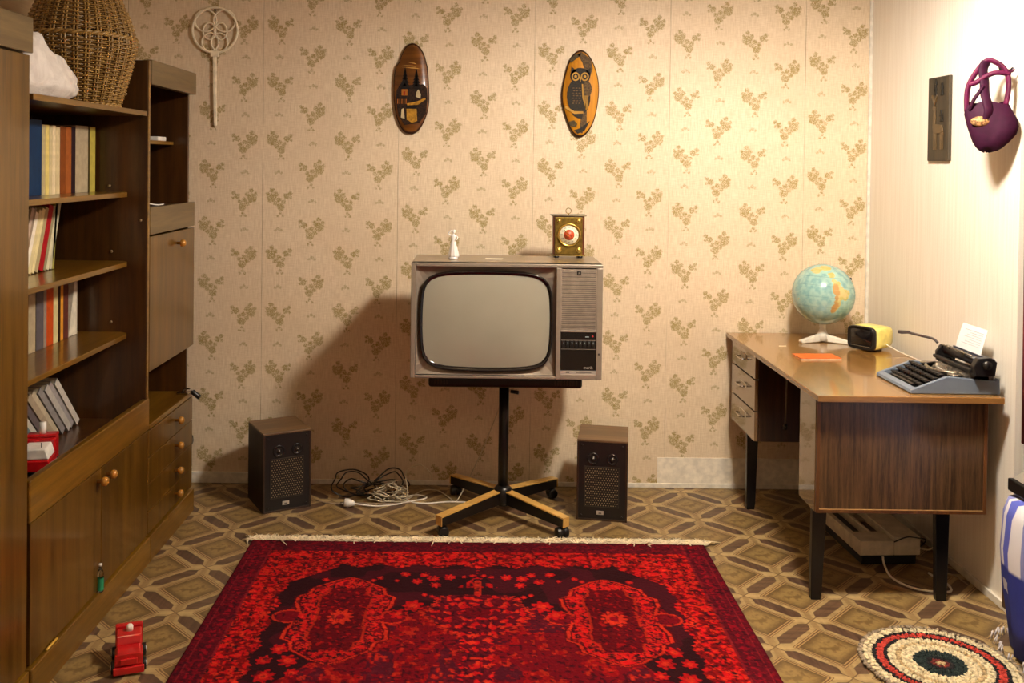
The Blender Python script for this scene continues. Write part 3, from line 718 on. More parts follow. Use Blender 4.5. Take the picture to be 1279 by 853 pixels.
# ================================================================= SPEAKERS
def speaker(loc, rz, label):
    r = thing('loudspeaker', label, 'speaker', loc, rz, None); W, H, D = .219, .353, .245
    Mw = wood('speaker_wood', (86, 62, 38), (116, 88, 56), 'x', .45, .1); Md = wood('speaker_side_wood', (40, 24, 12), (58, 36, 20), 'z', .45, .1)
    MB().box(0, W, .004, D, .008, H-.008).build('cabinet', Md, r, bevel=.002)
    MB().box(0, W, 0, D, H-.009, H).build('top_board', Mw, r, bevel=.0015)
    MB().box(0, .008, 0, D, 0, H-.009).box(W-.008, W, 0, D, 0, H-.009).box(.008, W-.008, 0, D, 0, .008).build('side_boards', Md, r, bevel=.001)
    Mk = plain('baffle_black', (17, 14, 14), .45)
    bf = MB().box(.008, W-.008, .0015, .006, .008, H-.009).build('baffle', Mk, r)
    Mr = Matrix.Rotation(PI/2, 4, 'X')
    for fx, rr in ((.32, .024), (.70, .022)):
        M = Matrix.Translation((fx*W, .0015, H*.765)) @ Mr
        tw = MB().lathe([(rr*1.15, 0), (rr*1.1, .004), (rr*.9, .003), (rr*.45, -.004)], 30, M, cap=False).build('tweeter_ring', plain('tweeter_ring_metal', (52, 48, 48), .25, .6), r)
        MB().lathe([(rr*.9, -.0005), (rr*.40, -.0005), (rr*.33, .006), (rr*.16, .009), (.0005, .010)], 24, M, cap=False).build('dome', plain('tweeter_dome', (96, 90, 86), .2, .8), tw)
    gx0, gx1, gz0, gz1 = .17*W, .82*W, .18*H, .66*H
    g = MB().box(gx0-.004, gx1+.004, -.001, .0015, gz1, gz1+.004).box(gx0-.004, gx1+.004, -.001, .0015, gz0-.004, gz0).box(gx0-.004, gx0, -.001, .0015, gz0, gz1).box(gx1, gx1+.004, -.001, .0015, gz0, gz1)
    g.build('grille_frame', plain('grille_frame_grey', (60, 56, 52), .35, .4), r)
    d = MB(); nx, nz = 13, 17
    for i in range(nz):
        for j in range(nx):
            x = gx0+(gx1-gx0)*(j+.5+(.25 if i % 2 else -.25))/nx; z = gz0+(gz1-gz0)*(i+.5)/nz; q = .0030
            d._add([(x-q, -.0002, z), (x, -.0002, z-q), (x+q, -.0002, z), (x, -.0002, z+q), (x, -.0018, z)], [(0, 1, 4), (1, 2, 4), (2, 3, 4), (3, 0, 4), (3, 2, 1, 0)])
    d.box(gx0, gx1, .0, .0015, gz0, gz1)
    tag(d.build('perforated_grille', plain('grille_dot', (170, 152, 118), .35, .3), r), kind='stuff')
    MB().box(gx0, gx1, -.0004, .0008, gz0, gz1).build('grille_cloth', Mk, r)
    b = MB().box(.40*W, .54*W, -.0015, .0015, .078*H, .125*H).build('badge', M_silver2, r, bevel=.0005)
    MB().box(.44*W, .50*W, -.0022, -.0014, .088*H, .106*H).build('badge_mark', plain('grey_print', (120, 112, 104), .5), b)
    for fx in (.10, .90):
        for fz in (.06, .93): MB().cyl((fx*W, .001, fz*H), (fx*W, -.0015, fz*H), .004, seg=10).build('screw', plain('screw_dark', (44, 40, 40), .3, .6), r)
speaker((-.944, 4.126, 0), math.radians(29), 'brown and black box loudspeaker on the floor left of the television stand')
speaker((.431, 4.117, 0), math.radians(-9.5), 'brown and black box loudspeaker on the floor right of the television stand')

# ================================================================= CABLES
M_beige = plain('beige_cable', (190, 176, 148), .5); M_wc = plain('white_cable', (224, 216, 200), .45)
pts = []
for i in range(150):
    t_ = i/149; a = t_*2*PI*6.4
    cx = -.60+.20*t_; rr = .095+.012*math.sin(1.1*i)
    pts.append((cx+rr*math.cos(a)*.9, 4.335+.05*math.cos(a+.9)+.02*math.sin(i*.7), .004+.150*(.5+.5*math.sin(a))*(.75+.25*math.sin(i*.23))))
o = MB().tube(catmull(pts, 2), .0032, 6).build('black_cable', M_blk); tag(o, 'black cable coiled in standing loops on the floor by the back wall', 'cable')
pts = []
for i in range(170):
    t_ = i/169; a = t_*2*PI*13
    rr = .055+.028*math.sin(i*1.9)
    pts.append((-.41+rr*math.cos(a)+.02*math.sin(i*.31), 4.32+.035*math.cos(a*1.1+1), .005+.085*(.5+.5*math.sin(a))*(.6+.4*math.sin(i*.37))))
pts += [(-.33, 4.30, .10), (-.33, 4.34, .135), (-.27, 4.36, .155), (-.22, 4.34, .12), (-.215, 4.33, .09)]
o = MB().tube(catmull(pts, 2), .0028, 6).build('beige_cable', M_beige); tag(o, 'tangled beige cable bundle heaped beside the black cable coils', 'cable')
r = thing('white_cable', 'white cable with moulded plug running across the floor toward the stand', 'cable', (-.585, 4.22, 0))
ox, oy = r.location.x, r.location.y
P = [(-.555, 4.225), (-.46, 4.235), (-.37, 4.26), (-.31, 4.30), (-.255, 4.33), (-.24, 4.36), (-.29, 4.385), (-.33, 4.35), (-.31, 4.295), (-.24, 4.275), (-.13, 4.30), (0.0, 4.29), (.06, 4.30)]
MB().tube(catmull([(x-ox, y-oy, .004 if i else .017) for i, (x, y) in enumerate(P)], 6), .0036, 7).build('cord', M_wc, r)
pl = MB().lathe([(.008, -.012), (.013, .0), (.019, .018), (.019, .034), (.012, .036)], 18, Matrix.Translation((.02, .004, .0195)) @ Matrix.Rotation(-PI/2+.1, 4, 'Y')).build('plug', M_wpl, r)
for s_ in (-1, 1): MB().cyl((-.015, .004+s_*.008, .0195), (-.034, .004+s_*.008, .0195), .0022, seg=8).build('pin', M_chrome, pl)
o = MB().tube(catmull([(-.33, 4.31, .006), (-.26, 4.44, .006), (-.19, 4.44, .006), (-.13, 4.34, .006), (-.10, 4.30, .006), (-.04, 4.36, .10), (.03, 4.42, .24), (.10, 4.46, .42), (.13, 4.47, .6), (.13, 4.45, .70)], 7), .0028, 7).build('thin_cable', M_beige); tag(o, 'thin pale cable rising diagonally from the floor to the back of the television', 'cable')
o = MB().tube(catmull([(-.74, 4.30, .004), (-.66, 4.26, .004), (-.56, 4.27, .004), (-.46, 4.265, .004), (-.36, 4.27, .004), (-.30, 4.29, .004)], 7), .0027, 7).build('grey_cable', plain('grey_cable', (160, 140, 120), .5)); tag(o, 'pale flat-lying cable running from the left speaker under the coils', 'cable')

# ================================================================= RUG
def vnoise(x, y, s, seed):
    g = np.random.default_rng(seed).random((256, 256)); X = x/s; Y = y/s
    xi = np.floor(X).astype(int); yi = np.floor(Y).astype(int); fx = X-xi; fy = Y-yi
    fx = fx*fx*(3-2*fx); fy = fy*fy*(3-2*fy)
    G = lambda a, b: g[a % 256, b % 256]
    return (G(xi, yi)*(1-fx)+G(xi+1, yi)*fx)*(1-fy)+(G(xi, yi+1)*(1-fx)+G(xi+1, yi+1)*fx)*fy
RW, RL = .922, 2.70
def rug_colors(x, l):
    l = np.minimum(l, RL-l); ax = np.abs(x)
    n1 = vnoise(x, l, .012, 1); n2 = vnoise(x, l, .03, 2); n3 = vnoise(x, l, .10, 3); n0 = vnoise(x, l, .006, 4)
    C = lambda r_, g_, b_: np.array(s2l((r_, g_, b_)))
    maroon, dark, red, crim, org = C(112, 12, 30), C(40, 15, 20), C(208, 16, 20), C(150, 6, 28), C(228, 52, 28)
    col = np.zeros(x.shape+(3,)) + dark
    def put(mask, c, f=1.0):
        m = (np.clip(mask, 0, 1)*f)[..., None]; col[:] = col*(1-m)+c*m
    put((n3 > .55)*.5, C(84, 16, 30))
    # crimson centre ground
    ground = (ax < .60-.10*np.sin(l*9)) & (l > .60+.05*np.sin(ax*28)+.03*n2)
    put(ground*1., crim*(.62))
    put(ground*(n2 > .66)*.8, red*.62); put(ground*((n1 > .72) & (n2 > .45))*.8, org*.7); put(ground*(n3 > .60)*(n1 < .6)*.8, C(62, 16, 32))
    def motif(u, v, p=.044, thr=.25):
        u = u+(vnoise(x, l, .028, 31)-.5)*.034; v = v+(vnoise(x, l, .028, 32)-.5)*.034
        a = np.cos(u*2*PI/p)+np.cos(v*2*PI/p)+.9*np.cos((u+v)*2*PI/p*.5)*np.cos((u-v)*2*PI/p*1.0)
        return a + (n1-.5)*1.6 > thr
    # medallions
    for sx in (-1, 1):
        dx = x-sx*.465; dy = l-.645; adx, ady = np.abs(dx), np.abs(dy)
        prof = np.interp(ady, [0, .05, .09, .15, .17, .22, .25, .28, .305], [.150, .150, .165, .168, .135, .125, .085, .05, 0])
        lobe = (np.hypot((adx-.175)/1.25, dy) < .042)
        inside = (adx < prof) | lobe
        put(inside*1., crim*.62)
        put(((adx < prof) & motif(dx, dy, .040, -.1))*1., red*1.1); put(((adx < prof) & motif(dx+.011, dy+.008, .044, 1.1))*1., dark*1.2)
        put(((adx < prof) & (n0 > .62))*.6, org*1.05)
        q = prof*.62-.012
        inn = (adx < q) & (ady < .22)
        put(inn*1., crim*.40); put((inn & motif(dx, dy, .036, 1.3))*.8, red*.7)
        put((np.abs(adx-q) < .0045) & (ady < .22), org*.6)
        edge = (np.abs(adx-prof) < .006) & ~lobe & (ady < .303)
        put((np.abs(adx-prof) < .013) & ~lobe & (ady < .303), crim*.35); put(edge*1., org*.85); put((np.abs(np.hypot((adx-.175)/1.25, dy)-.042) < .004) & (adx > prof*.9), org*.8)
        rr = np.hypot(dx, dy*.8); th = np.arctan2(dy, dx)
        put((rr < .038+.008*np.cos(10*th)), org*.95); put((rr < .014), crim)
    # finial and central palmette
    tri = (l > .335) & (l < .415) & (ax < (l-.325)*.75+.006)
    put(tri*1., red*.9); put((tri & (n1 > .55)), dark*1.5)
    put(((ax < .012) & (l > .36) & (l < .49))*1., org*.8)
    hw = np.interp(l, [.47, .48, .52, .56, .62, .70, .78], [0, .12, .14, .16, .19, .13, .05]) + .008*np.cos(l*300)
    cen = ax < hw
    put(cen*1., maroon*.8); put((np.abs(ax-hw) < .006) & (l > .47) & (l < .78), org*.8); put((cen & motif(x, l, .05, .5))*1., red); put((cen & motif(x+.012, l, .05, 1.3))*1., org)
    put((cen & (np.hypot(x, (l-.60)*1.2) < .045)), crim*.5)
    for (fx, fl, fr) in ((.20, .31, .016), (.225, .365, .018), (.27, .305, .017), (.165, .34, .020), (.155, .395, .018), (.19, .475, .010), (.165, .49, .011), (.145, .505, .010), (.105, .33, .020),
                         (.02, .315, .010), (.05, .325, .010), (.225, .56, .034), (.27, .62, .028), (.36, .34, .012), (.385, .36, .010), (.56, .36, .012), (.30, .36, .010), (.625, .86, .026), (.585, .93, .028), (.66, .93, .022), (.64, 1.02, .03), (.56, 1.0, .02)):
        dd = np.hypot(ax-fx, (l-fl)*.9); th = np.arctan2(l-fl, ax-fx)
        put(dd < fr*(1+.2*np.cos(7*th)), red*.95); put(dd < fr*.45, org)
    # side guard ring near the crimson
    # border
    zig = .010*np.abs(((l/.024) % 1)*2-1)+.010*np.cos(l*2*PI/.14)
    zag = .008*np.abs(((x/.024) % 1)*2-1)+.014*np.cos(x*2*PI/.15)
    inner_side = ax > .705-zig
    inner_top = l < .232+zag
    corner = (ax > .53) & ((ax-.53)*.85 > (l-.25)) & (l < .45)
    bb = inner_side | inner_top | corner
    put(bb*1., red*.42)
    put((bb & motif(x, l, .05, .25))*1., red*1.1); put((bb & motif(x+.018, l+.01, .05, 1.5))*1., dark*1.3); put((bb & (n0*.5+n1*.5 > .63))*.85, org)
    put((bb & (n1 < .2))*.8, maroon*.5)
    out = (ax > .822) | (l < .105)
    put(out*1., maroon*.72); put((out & motif(x, l, .03, .9))*.7, C(60, 12, 22)); put((out & (n1 > .66))*.5, crim)
    db = np.minimum(RW-ax, l)
    for d0 in (.030, .098): put((np.abs(RW-ax-d0) < .003) & (ax > .8), C(150, 30, 40)*.8)
    put((np.abs(RW-ax-.064) < .014) & (ax > .8) & motif(x, l, .034, .6), crim)
    put(db < .012, maroon*.6)
    col *= (.78+.44*vnoise(x, l, .0045, 9))[..., None]
    n5 = vnoise(x, l, .0085, 41); n6 = vnoise(x, l, .014, 42)
    sp = (((n5 > .70) & (n6 > .5)) | (n6 > .86))[..., None]
    col = np.where(sp & (col[..., :1] > .10), col*np.array([.30, .35, .45])+np.array([.004, .002, .004]), col)
    sp2 = ((n5 < .26) & (n6 < .6))[..., None]
    col = np.where(sp2 & (col[..., :1] > .07), np.minimum(1, col*1.2+np.array([.015, .004, .001])), col)
    col *= (.80+.34*n3)[..., None]; col *= .74
    return np.clip(col, 0, 1)
def rug():
    r = thing('oriental_rug', 'large red and black patterned oriental rug in front of the television', 'rug', (0.003, 3.83, 0))
    xs = np.linspace(-RW, RW, 440)
    ls = np.concatenate([np.linspace(0, 1.16, 285), np.linspace(1.17, RL, 120)])
    X, Lm = np.meshgrid(xs, ls, indexing='ij'); nx, ny = X.shape
    Z = .009 + .0012*vnoise(X, Lm, .006, 21) + .001*vnoise(X, Lm, .3, 22)
    sk = .004*np.sin(X*3.0)            # far edge is slightly bowed
    edge = (np.minimum(np.minimum(RW-np.abs(X), Lm), RL-Lm) < 1e-6)
    Z[edge] = .001
    co = np.stack([X, -Lm+sk, Z], -1).reshape(-1, 3)
    idx = np.arange(nx*ny).reshape(nx, ny)
    f = np.stack([idx[:-1, :-1], idx[:-1, 1:], idx[1:, 1:], idx[1:, :-1]], -1).reshape(-1, 4)
    me = bpy.data.meshes.new('rug_pile'); me.vertices.add(len(co)); me.vertices.foreach_set('co', co.ravel())
    me.loops.add(f.size); me.loops.foreach_set('vertex_index', f.ravel()); me.polygons.add(len(f)); me.polygons.foreach_set('loop_start', np.arange(0, f.size, 4)); me.polygons.foreach_set('loop_total', np.full(len(f), 4))
    me.update(); me.validate()
    at = me.color_attributes.new('dye', 'FLOAT_COLOR', 'POINT')
    c = rug_colors(X, Lm).reshape(-1, 3); at.data.foreach_set('color', np.concatenate([c, np.ones((len(c), 1))], 1).ravel().astype(np.float32))
    me.flip_normals() if me.polygons[0].normal.z < 0 else None
    t = NT('rug_wool'); n = t.n('ShaderNodeAttribute'); n.attribute_name = 'dye'
    x, y, z = t.coords(); nn = t.noise(t.vec(x, y, z), 420, 2); t.bump(nn, .5, .003)
    m = t.fin(t.mix(t.sm(nn, .25, .75)*.4, V(t, n.outputs[0]), (.05, .008, .012)), 1.0, spec=.08)
    me.materials.append(m)
    o = bpy.data.objects.new('rug_pile', me); COL.objects.link(o); o.parent = r
    fr = MB(); rnd = random.Random(3)
    for y0, dr in ((0, 1), (-RL, -1)):
        for i in range(2200 if dr == 1 else 300):
            x = rnd.uniform(-RW-.012, RW+.012); ln = rnd.uniform(.034, .068); a = rnd.gauss(0, .6); zz = rnd.uniform(.004, .016)
            y1 = y0+dr*(-.003)+.004*math.sin(x*3)
            p = [(x, y1, .008), (x+ln*.4*math.sin(a), y1+dr*ln*.4*math.cos(a), zz+.003), (x+ln*math.sin(a*1.5), y1+dr*ln*math.cos(a*1.2), max(.0022, zz-.004))]
            fr.tube(p, .002, 4, rads=[.0026, .0030, .0018])
    tag(fr.build('fringe', plain('fringe_cotton', (232, 214, 178), .8), r), kind='stuff')
    return r
rug()
def round_rug():
    r = thing('round_rug', 'small round shaggy rag rug of cream, red and black rings by the bed', 'rug', (1.448, 2.925, 0))
    C = {'g': ('rag_grey', (150, 134, 112)), 'c': ('rag_cream', (214, 198, 160)), 't': ('rag_tan', (184, 160, 118)), 'r': ('rag_red', (176, 60, 50)), 'k': ('rag_black', (34, 32, 34)), 'd': ('rag_green_black', (36, 46, 44)), 'm': ('rag_maroon', (100, 40, 36))}
    rnd = random.Random(5)
    MB().lathe([(.232, 0.0005), (.234, .004)], 60).build('backing', plain('rag_backing', (140, 124, 100), .9), r)
    rings = [('outer_ring', .232, 'g'), ('outer_ring', .218, 'c'), ('outer_ring', .204, 'c'), ('dark_ring', .191, 'k'), ('red_ring', .181, 'r'), ('red_ring', .169, 'r'), ('dark_ring', .159, 'k'), ('cream_ring', .148, 'c'), ('cream_ring', .135, 'c'),
             ('tan_ring', .122, 't'), ('cream_ring', .109, 'c'), ('cream_ring', .096, 'c'), ('cream_ring', .084, 'c'), ('dark_center', .073, 'd'), ('dark_center', .060, 'd'), ('dark_center', .047, 'd'), ('dark_center', .034, 'k'), ('center_knot', .021, 'm'), ('center_knot', .008, 't')]
    for nm_, rad, k in rings:
        mb = MB(); N = max(5, int(2*PI*rad/.0085))
        for i in range(N):
            a = 2*PI*i/N+rnd.uniform(-.02, .02); rr = rad+rnd.uniform(-.003, .003)
            M = Matrix.Translation((rr*math.cos(a), rr*math.sin(a), .009+rnd.uniform(-.0015, .002))) @ Matrix.Rotation(a+rnd.uniform(-.5, .5), 4, 'Z') @ Matrix.Diagonal((1.9, 1.05, 1.1, 1))
            pr = [(.0001, -.005), (.0038, -.003), (.005, 0), (.0038, .003), (.0001, .005)]
            mb.lathe(pr, 6, M)
        tag(mb.build(nm_, plain(C[k][0], C[k][1], .9, var=.35, scale=70), r), kind='stuff')
round_rug()

# ================================================================= DESK
M_dtop = wood('desk_top_wood', (124, 86, 40), (156, 114, 58), 'y', .22, .6, coat_rough=.08)
def panelwood(name, a, b, axis): return wood(name, a, b, axis, .3, .35, 2.2)
M_dpan = wood('desk_panel_wood', (52, 34, 20), (100, 74, 46), 'z', .30, .35, 3.6)
M_dedge = wood('desk_edge_wood', (116, 80, 38), (150, 108, 58), 'x', .3, .4)
M_dgl = wood('desk_gloss_wood', (90, 66, 42), (118, 90, 60), 'z', .10, 1.0, coat_rough=.03)
DX0, DX1, DY0, DY1, DZ = 1.182, 1.832, 3.285, 4.525, .757
r = thing('desk', 'brown veneered writing desk on black legs along the right wall', 'desk', (1.5, 3.9, 0))
def dp(name, x0, x1, y0, y1, z0, z1, mat, bevel=.0015, parent=None):
    b = r.location
    return MB().box(x0-b.x, x1-b.x, y0-b.y, y1-b.y, z0, z1).build(name, mat, parent or r, bevel=bevel)
dp('desktop', DX0, DX1, DY0, DY1, DZ-.021, DZ, M_dtop)
dp('front_edging', DX0, DX1, DY0-.002, DY0, DZ-.021, DZ-.001, M_dedge, .0005)
PX0, PX1, PY0, PY1, PZ = 1.196, 1.80, 3.328, 3.505, .330
dp('near_pedestal', PX0+.004, PX1, PY0+.010, PY1, PZ, DZ-.022, M_dpan)
dp('end_panel', PX0+.012, PX1-.012, PY0+.004, PY0+.010, PZ+.012, DZ-.034, M_dpan, .0005)
ef = MB(); b = r.location
for x0, x1, z0, z1 in ((PX0, PX0+.012, PZ, DZ-.022), (PX1-.012, PX1, PZ, DZ-.022), (PX0+.012, PX1-.012, PZ, PZ+.012), (PX0+.012, PX1-.012, DZ-.034, DZ-.022)):
    ef.box(x0-b.x, x1-b.x, PY0-b.y, PY0+.010-b.y, z0, z1)
ef.build('end_panel_frame', wood('desk_frame_wood', (78, 46, 20), (108, 68, 34), 'z', .3, .4), r, bevel=.001)
dp('beading', PX0+.012, PX1-.012, PY0+.001, PY0+.004, PZ+.011, PZ+.0135, plain('beading_light', (170, 136, 84), .4), 0)
tag(dp('pedestal_door', PX0-.002, PX0+.004, PY0+.012, PY1-.002, PZ+.002, DZ-.024, M_dgl, .0005), 'glossy mirror-like door')
FY0, FY1, FZ = 4.085, 4.47, .360
dp('drawer_case', PX0+.016, PX1, FY0, FY1, FZ, DZ-.022, wood('desk_dark_wood', (40, 22, 10), (64, 38, 20), 'z', .3, .35, 1.6))
M_plate = plain('drawer_plate', (196, 180, 150), .4)
for i, (z0, z1) in enumerate(((FZ, .486), (.492, .625), (.631, .732))):
    d = dp('drawer', PX0, PX0+.015, FY0+.003, FY1-.003, z0, z1, M_dgl if False else wood('drawer_front_wood', (104, 78, 50), (140, 110, 76), 'z', .18, .8, coat_rough=.05))
    zc = (z0+z1)/2+.008; yc = 4.27
    pz0 = (zc+.0)
    MB().box(PX0-.003-b.x, PX0-b.x, yc-.045-b.y, yc+.045-b.y, zc-.004, zc+(.020 if i != 1 else .012)).build('handle_plate', M_plate, d)
    MB().tube([(PX0-b.x-.002, yc-.04-b.y, zc), (PX0-b.x-.024, yc-.038-b.y, zc), (PX0-b.x-.024, yc+.038-b.y, zc), (PX0-b.x-.002, yc+.04-b.y, zc)], .004, 8).build('handle', M_chrome, d)
M_leg = MATS['black_metal']
for (x0, y0, x1, y1, zt) in ((1.232, 3.40, 1.218, 3.385, PZ), (1.675, 3.40, 1.668, 3.385, PZ), (1.240, 4.27, 1.235, 4.27, FZ), (1.70, 4.27, 1.70, 4.27, FZ)):
    L_ = []
    for (x, y, z, w_) in ((x1, y1, 0, .017), (x1+.1*(x0-x1), y1, .03, .020), (x0, y0, zt-.002, .026)):
        L_.append([(x-w_-b.x, y-.012-b.y, z), (x+w_-b.x, y-.012-b.y, z), (x+w_-b.x, y+.012-b.y, z), (x-w_-b.x, y+.012-b.y, z)])
    MB().loft(L_, smooth=False).build('leg', M_leg, r, bevel=.002)
o = MB().cyl((1.205, 3.60, .40), (1.207, 3.60, .70), .004, seg=10).build('x', M_chrome); bpy.data.objects.remove(o)
r_ = thing('tube_rod', 'thin metal rod with dark tip hanging under the desk top', 'rod', (1.30, 3.98, .735))
MB().cyl((0, 0, 0), (-.005, 0, -.27), .0035, seg=8).build('rod', plain('dull_steel', (120, 110, 94), .4, .6), r_)
MB().cyl((-.005, 0, -.27), (-.006, 0, -.29), .009, .008, seg=12).build('dark_tip', M_blk, r_)

# ---- globe
def globe():
    gx, gy = 1.566, 4.31; R = .138; cz = .975
    r = thing('globe', 'blue and green terrestrial globe on a white three-legged foot at desk corner', 'globe', (gx, gy, DZ))
    c = Vector((gx, gy, cz)); F = (Vector((0, 0, CAM_H))-c).normalized(); Rt = Vector((0, 0, 1)).cross(F).normalized()
    if Rt.x < 0: Rt = -Rt
    U = F.cross(Rt); U = -U if U.z < 0 else U
    t = NT('globe_map'); x, y, z = t.coords()
    inv = 1/R; x, y, z = x*inv, y*inv, z*inv
    w1 = (t.noise(t.vec(x, y, z), 4.5, 4)-.5)*.30
    def blobs(L_):
        d = None
        for a, b_, rr in L_:
            v = Rt*a+U*b_+F*math.sqrt(max(0, 1-a*a-b_*b_))
            q = ((x-v.x).sq()+(y-v.y).sq()+(z-v.z).sq()).rt()-rr
            d = q if d is None else d.mn(q)
        return d + w1 - .03          # noise roughens the coast lines
    land = blobs([(.42, .27, .12), (.50, .12, .17), (.66, .02, .17), (.50, -.08, .13), (.44, -.24, .10), (.36, -.40, .07), (.30, -.54, .05), (-.2, .78, .16), (.05, .85, .15), (.28, .62, .10), (.32, .44, .05), (-.75, -.2, .0)])
    andes = blobs([(.38, .24, .03), (.40, .05, .04), (.40, -.12, .04), (.36, -.3, .035), (.29, -.5, .03)])
    n = t.noise(t.vec(x, y, z), 6, 4)
    sea = t.mix(t.sm(n, .35, .65), s2l((122, 166, 166)), s2l((156, 192, 182)))
    lc = t.mix(t.sm(n, .4, .62), s2l((186, 176, 100)), s2l((206, 188, 128)))
    lc = t.mix(t.sm(andes, .07, .0), lc, s2l((184, 142, 84)))
    shelfc = t.mix(t.sm(land, .10, .02)*.6, sea, s2l((160, 200, 186)))
    c_ = t.mix(t.sm(land, .015, -.015), shelfc, lc)
    up = x*U.x + y*U.y + z*U.z; rt_ = x*Rt.x+y*Rt.y+z*Rt.z
    for k in (.27, -.10, .55, -.42): c_ = t.mix(t.sm((up+rt_*.05-k).ab(), .010, .004)*.35, c_, s2l((50, 90, 92)))
    m = t.fin(c_, .22, 0, .6)
    o = MB().sphere((0, 0, 0), R, 64, 40).build('globe_ball', m, r, loc=(0, 0, cz-DZ))
    Mw = plain('foot_white', (226, 220, 204), .3)
    MB().lathe([(.028, 0), (.022, .030), (.013, .050), (.016, .075), (.020, .082)], 24, Matrix.Translation((0, 0, .008))).build('column', Mw, r)
    for a in (math.radians(200), math.radians(330), math.radians(80)):
        M = Matrix.Rotation(a, 4, 'Z')
        MB().prism([(.0, .004), (.12, .0), (.125, .012), (.02, .036), (0, .038)], -.012, .012, M).build('foot', Mw, r, bevel=.003)
    kp = (Rt*.84+U*.545)*R
    MB().sphere((kp.x, kp.y, kp.z+cz-DZ), .006, 10, 8).build('axis_knob', M_blk, r)
    MB().cyl((0, 0, .084), (0, 0, cz-DZ-R+.005), .009, seg=12).build('pivot', plain('brass_bright', (190, 160, 80), .25, .9), r)
globe()
# ---- yellow radio
def radio():
    r = thing('yellow_desk_clock', 'rounded yellow plastic box with black screen front beside the globe', 'clock radio', (1.722, 4.15, DZ), math.radians(-56))
    My = plain('yellow_plastic', (238, 222, 120), .3, coat=.3)
    def lp(y, s, z0=.056): return [(x*s, y, z0+z*s) for x, z in selip(0, 0, .066, .050, 5, 40)]
    MB().loft([lp(-.062, 1), lp(-.02, 1.02), lp(.04, .97), lp(.072, .86), lp(.076, .80)]).build('housing', My, r)
    fr = MB().loft([lp(-.0621, 1.02), lp(-.076, 1.0), lp(-.079, .93), lp(-.072, .80)], cap1=False).build('front_bezel', M_blk, r)
    MB().loft([lp(-.0725, .82), lp(-.0745, .78)]).build('display', MATS['black_gloss'], r)
    MB().box(-.046, .046, -.0795, -.076, .020, .023).build('trim_line', plain('dull_steel', (120, 110, 94), .4, .6), fr)
    MB().lathe([(.040, 0), (.042, .003), (.038, .009)], 30, sx=1.1, sy=1).build('foot', plain('dark_brown_pl', (60, 50, 44), .4), r)
radio()
o = MB().tube(catmull([(1.765, 4.115, .79), (1.79, 4.05, .772), (1.815, 3.98, .760), (1.820, 3.90, .760), (1.824, 3.75, .7602)], 6), .0025, 6).build('cream_cord', M_wc); tag(o, 'short cream cord behind the yellow box on the desk', 'cord')
# orange booklet
r = thing('orange_booklet', 'thin orange booklet lying flat on the desk top', 'booklet', (1.41, 3.945, DZ), math.radians(3))
MB().box(-.085, .085, -.050, .050, .0005, .006).build('pages', M_pages, r)
Mo = plain('orange_cover', (222, 104, 36), .4)
MB().box(-.086, .086, -.051, .051, .006, .0072).box(-.086, .086, -.051, .051, 0, .0006).build('cover', Mo, r)
o = MB().prismz([(-.02, -.012), (.015, -.008), (.02, .012), (-.012, .010)], 0, .001).build('plastic_scrap', plain('cloudy_plastic', (212, 196, 160), .3), loc=(1.345, 4.19, DZ)); tag(o, 'tiny pale plastic scrap on the desk left of the globe foot', 'scrap')

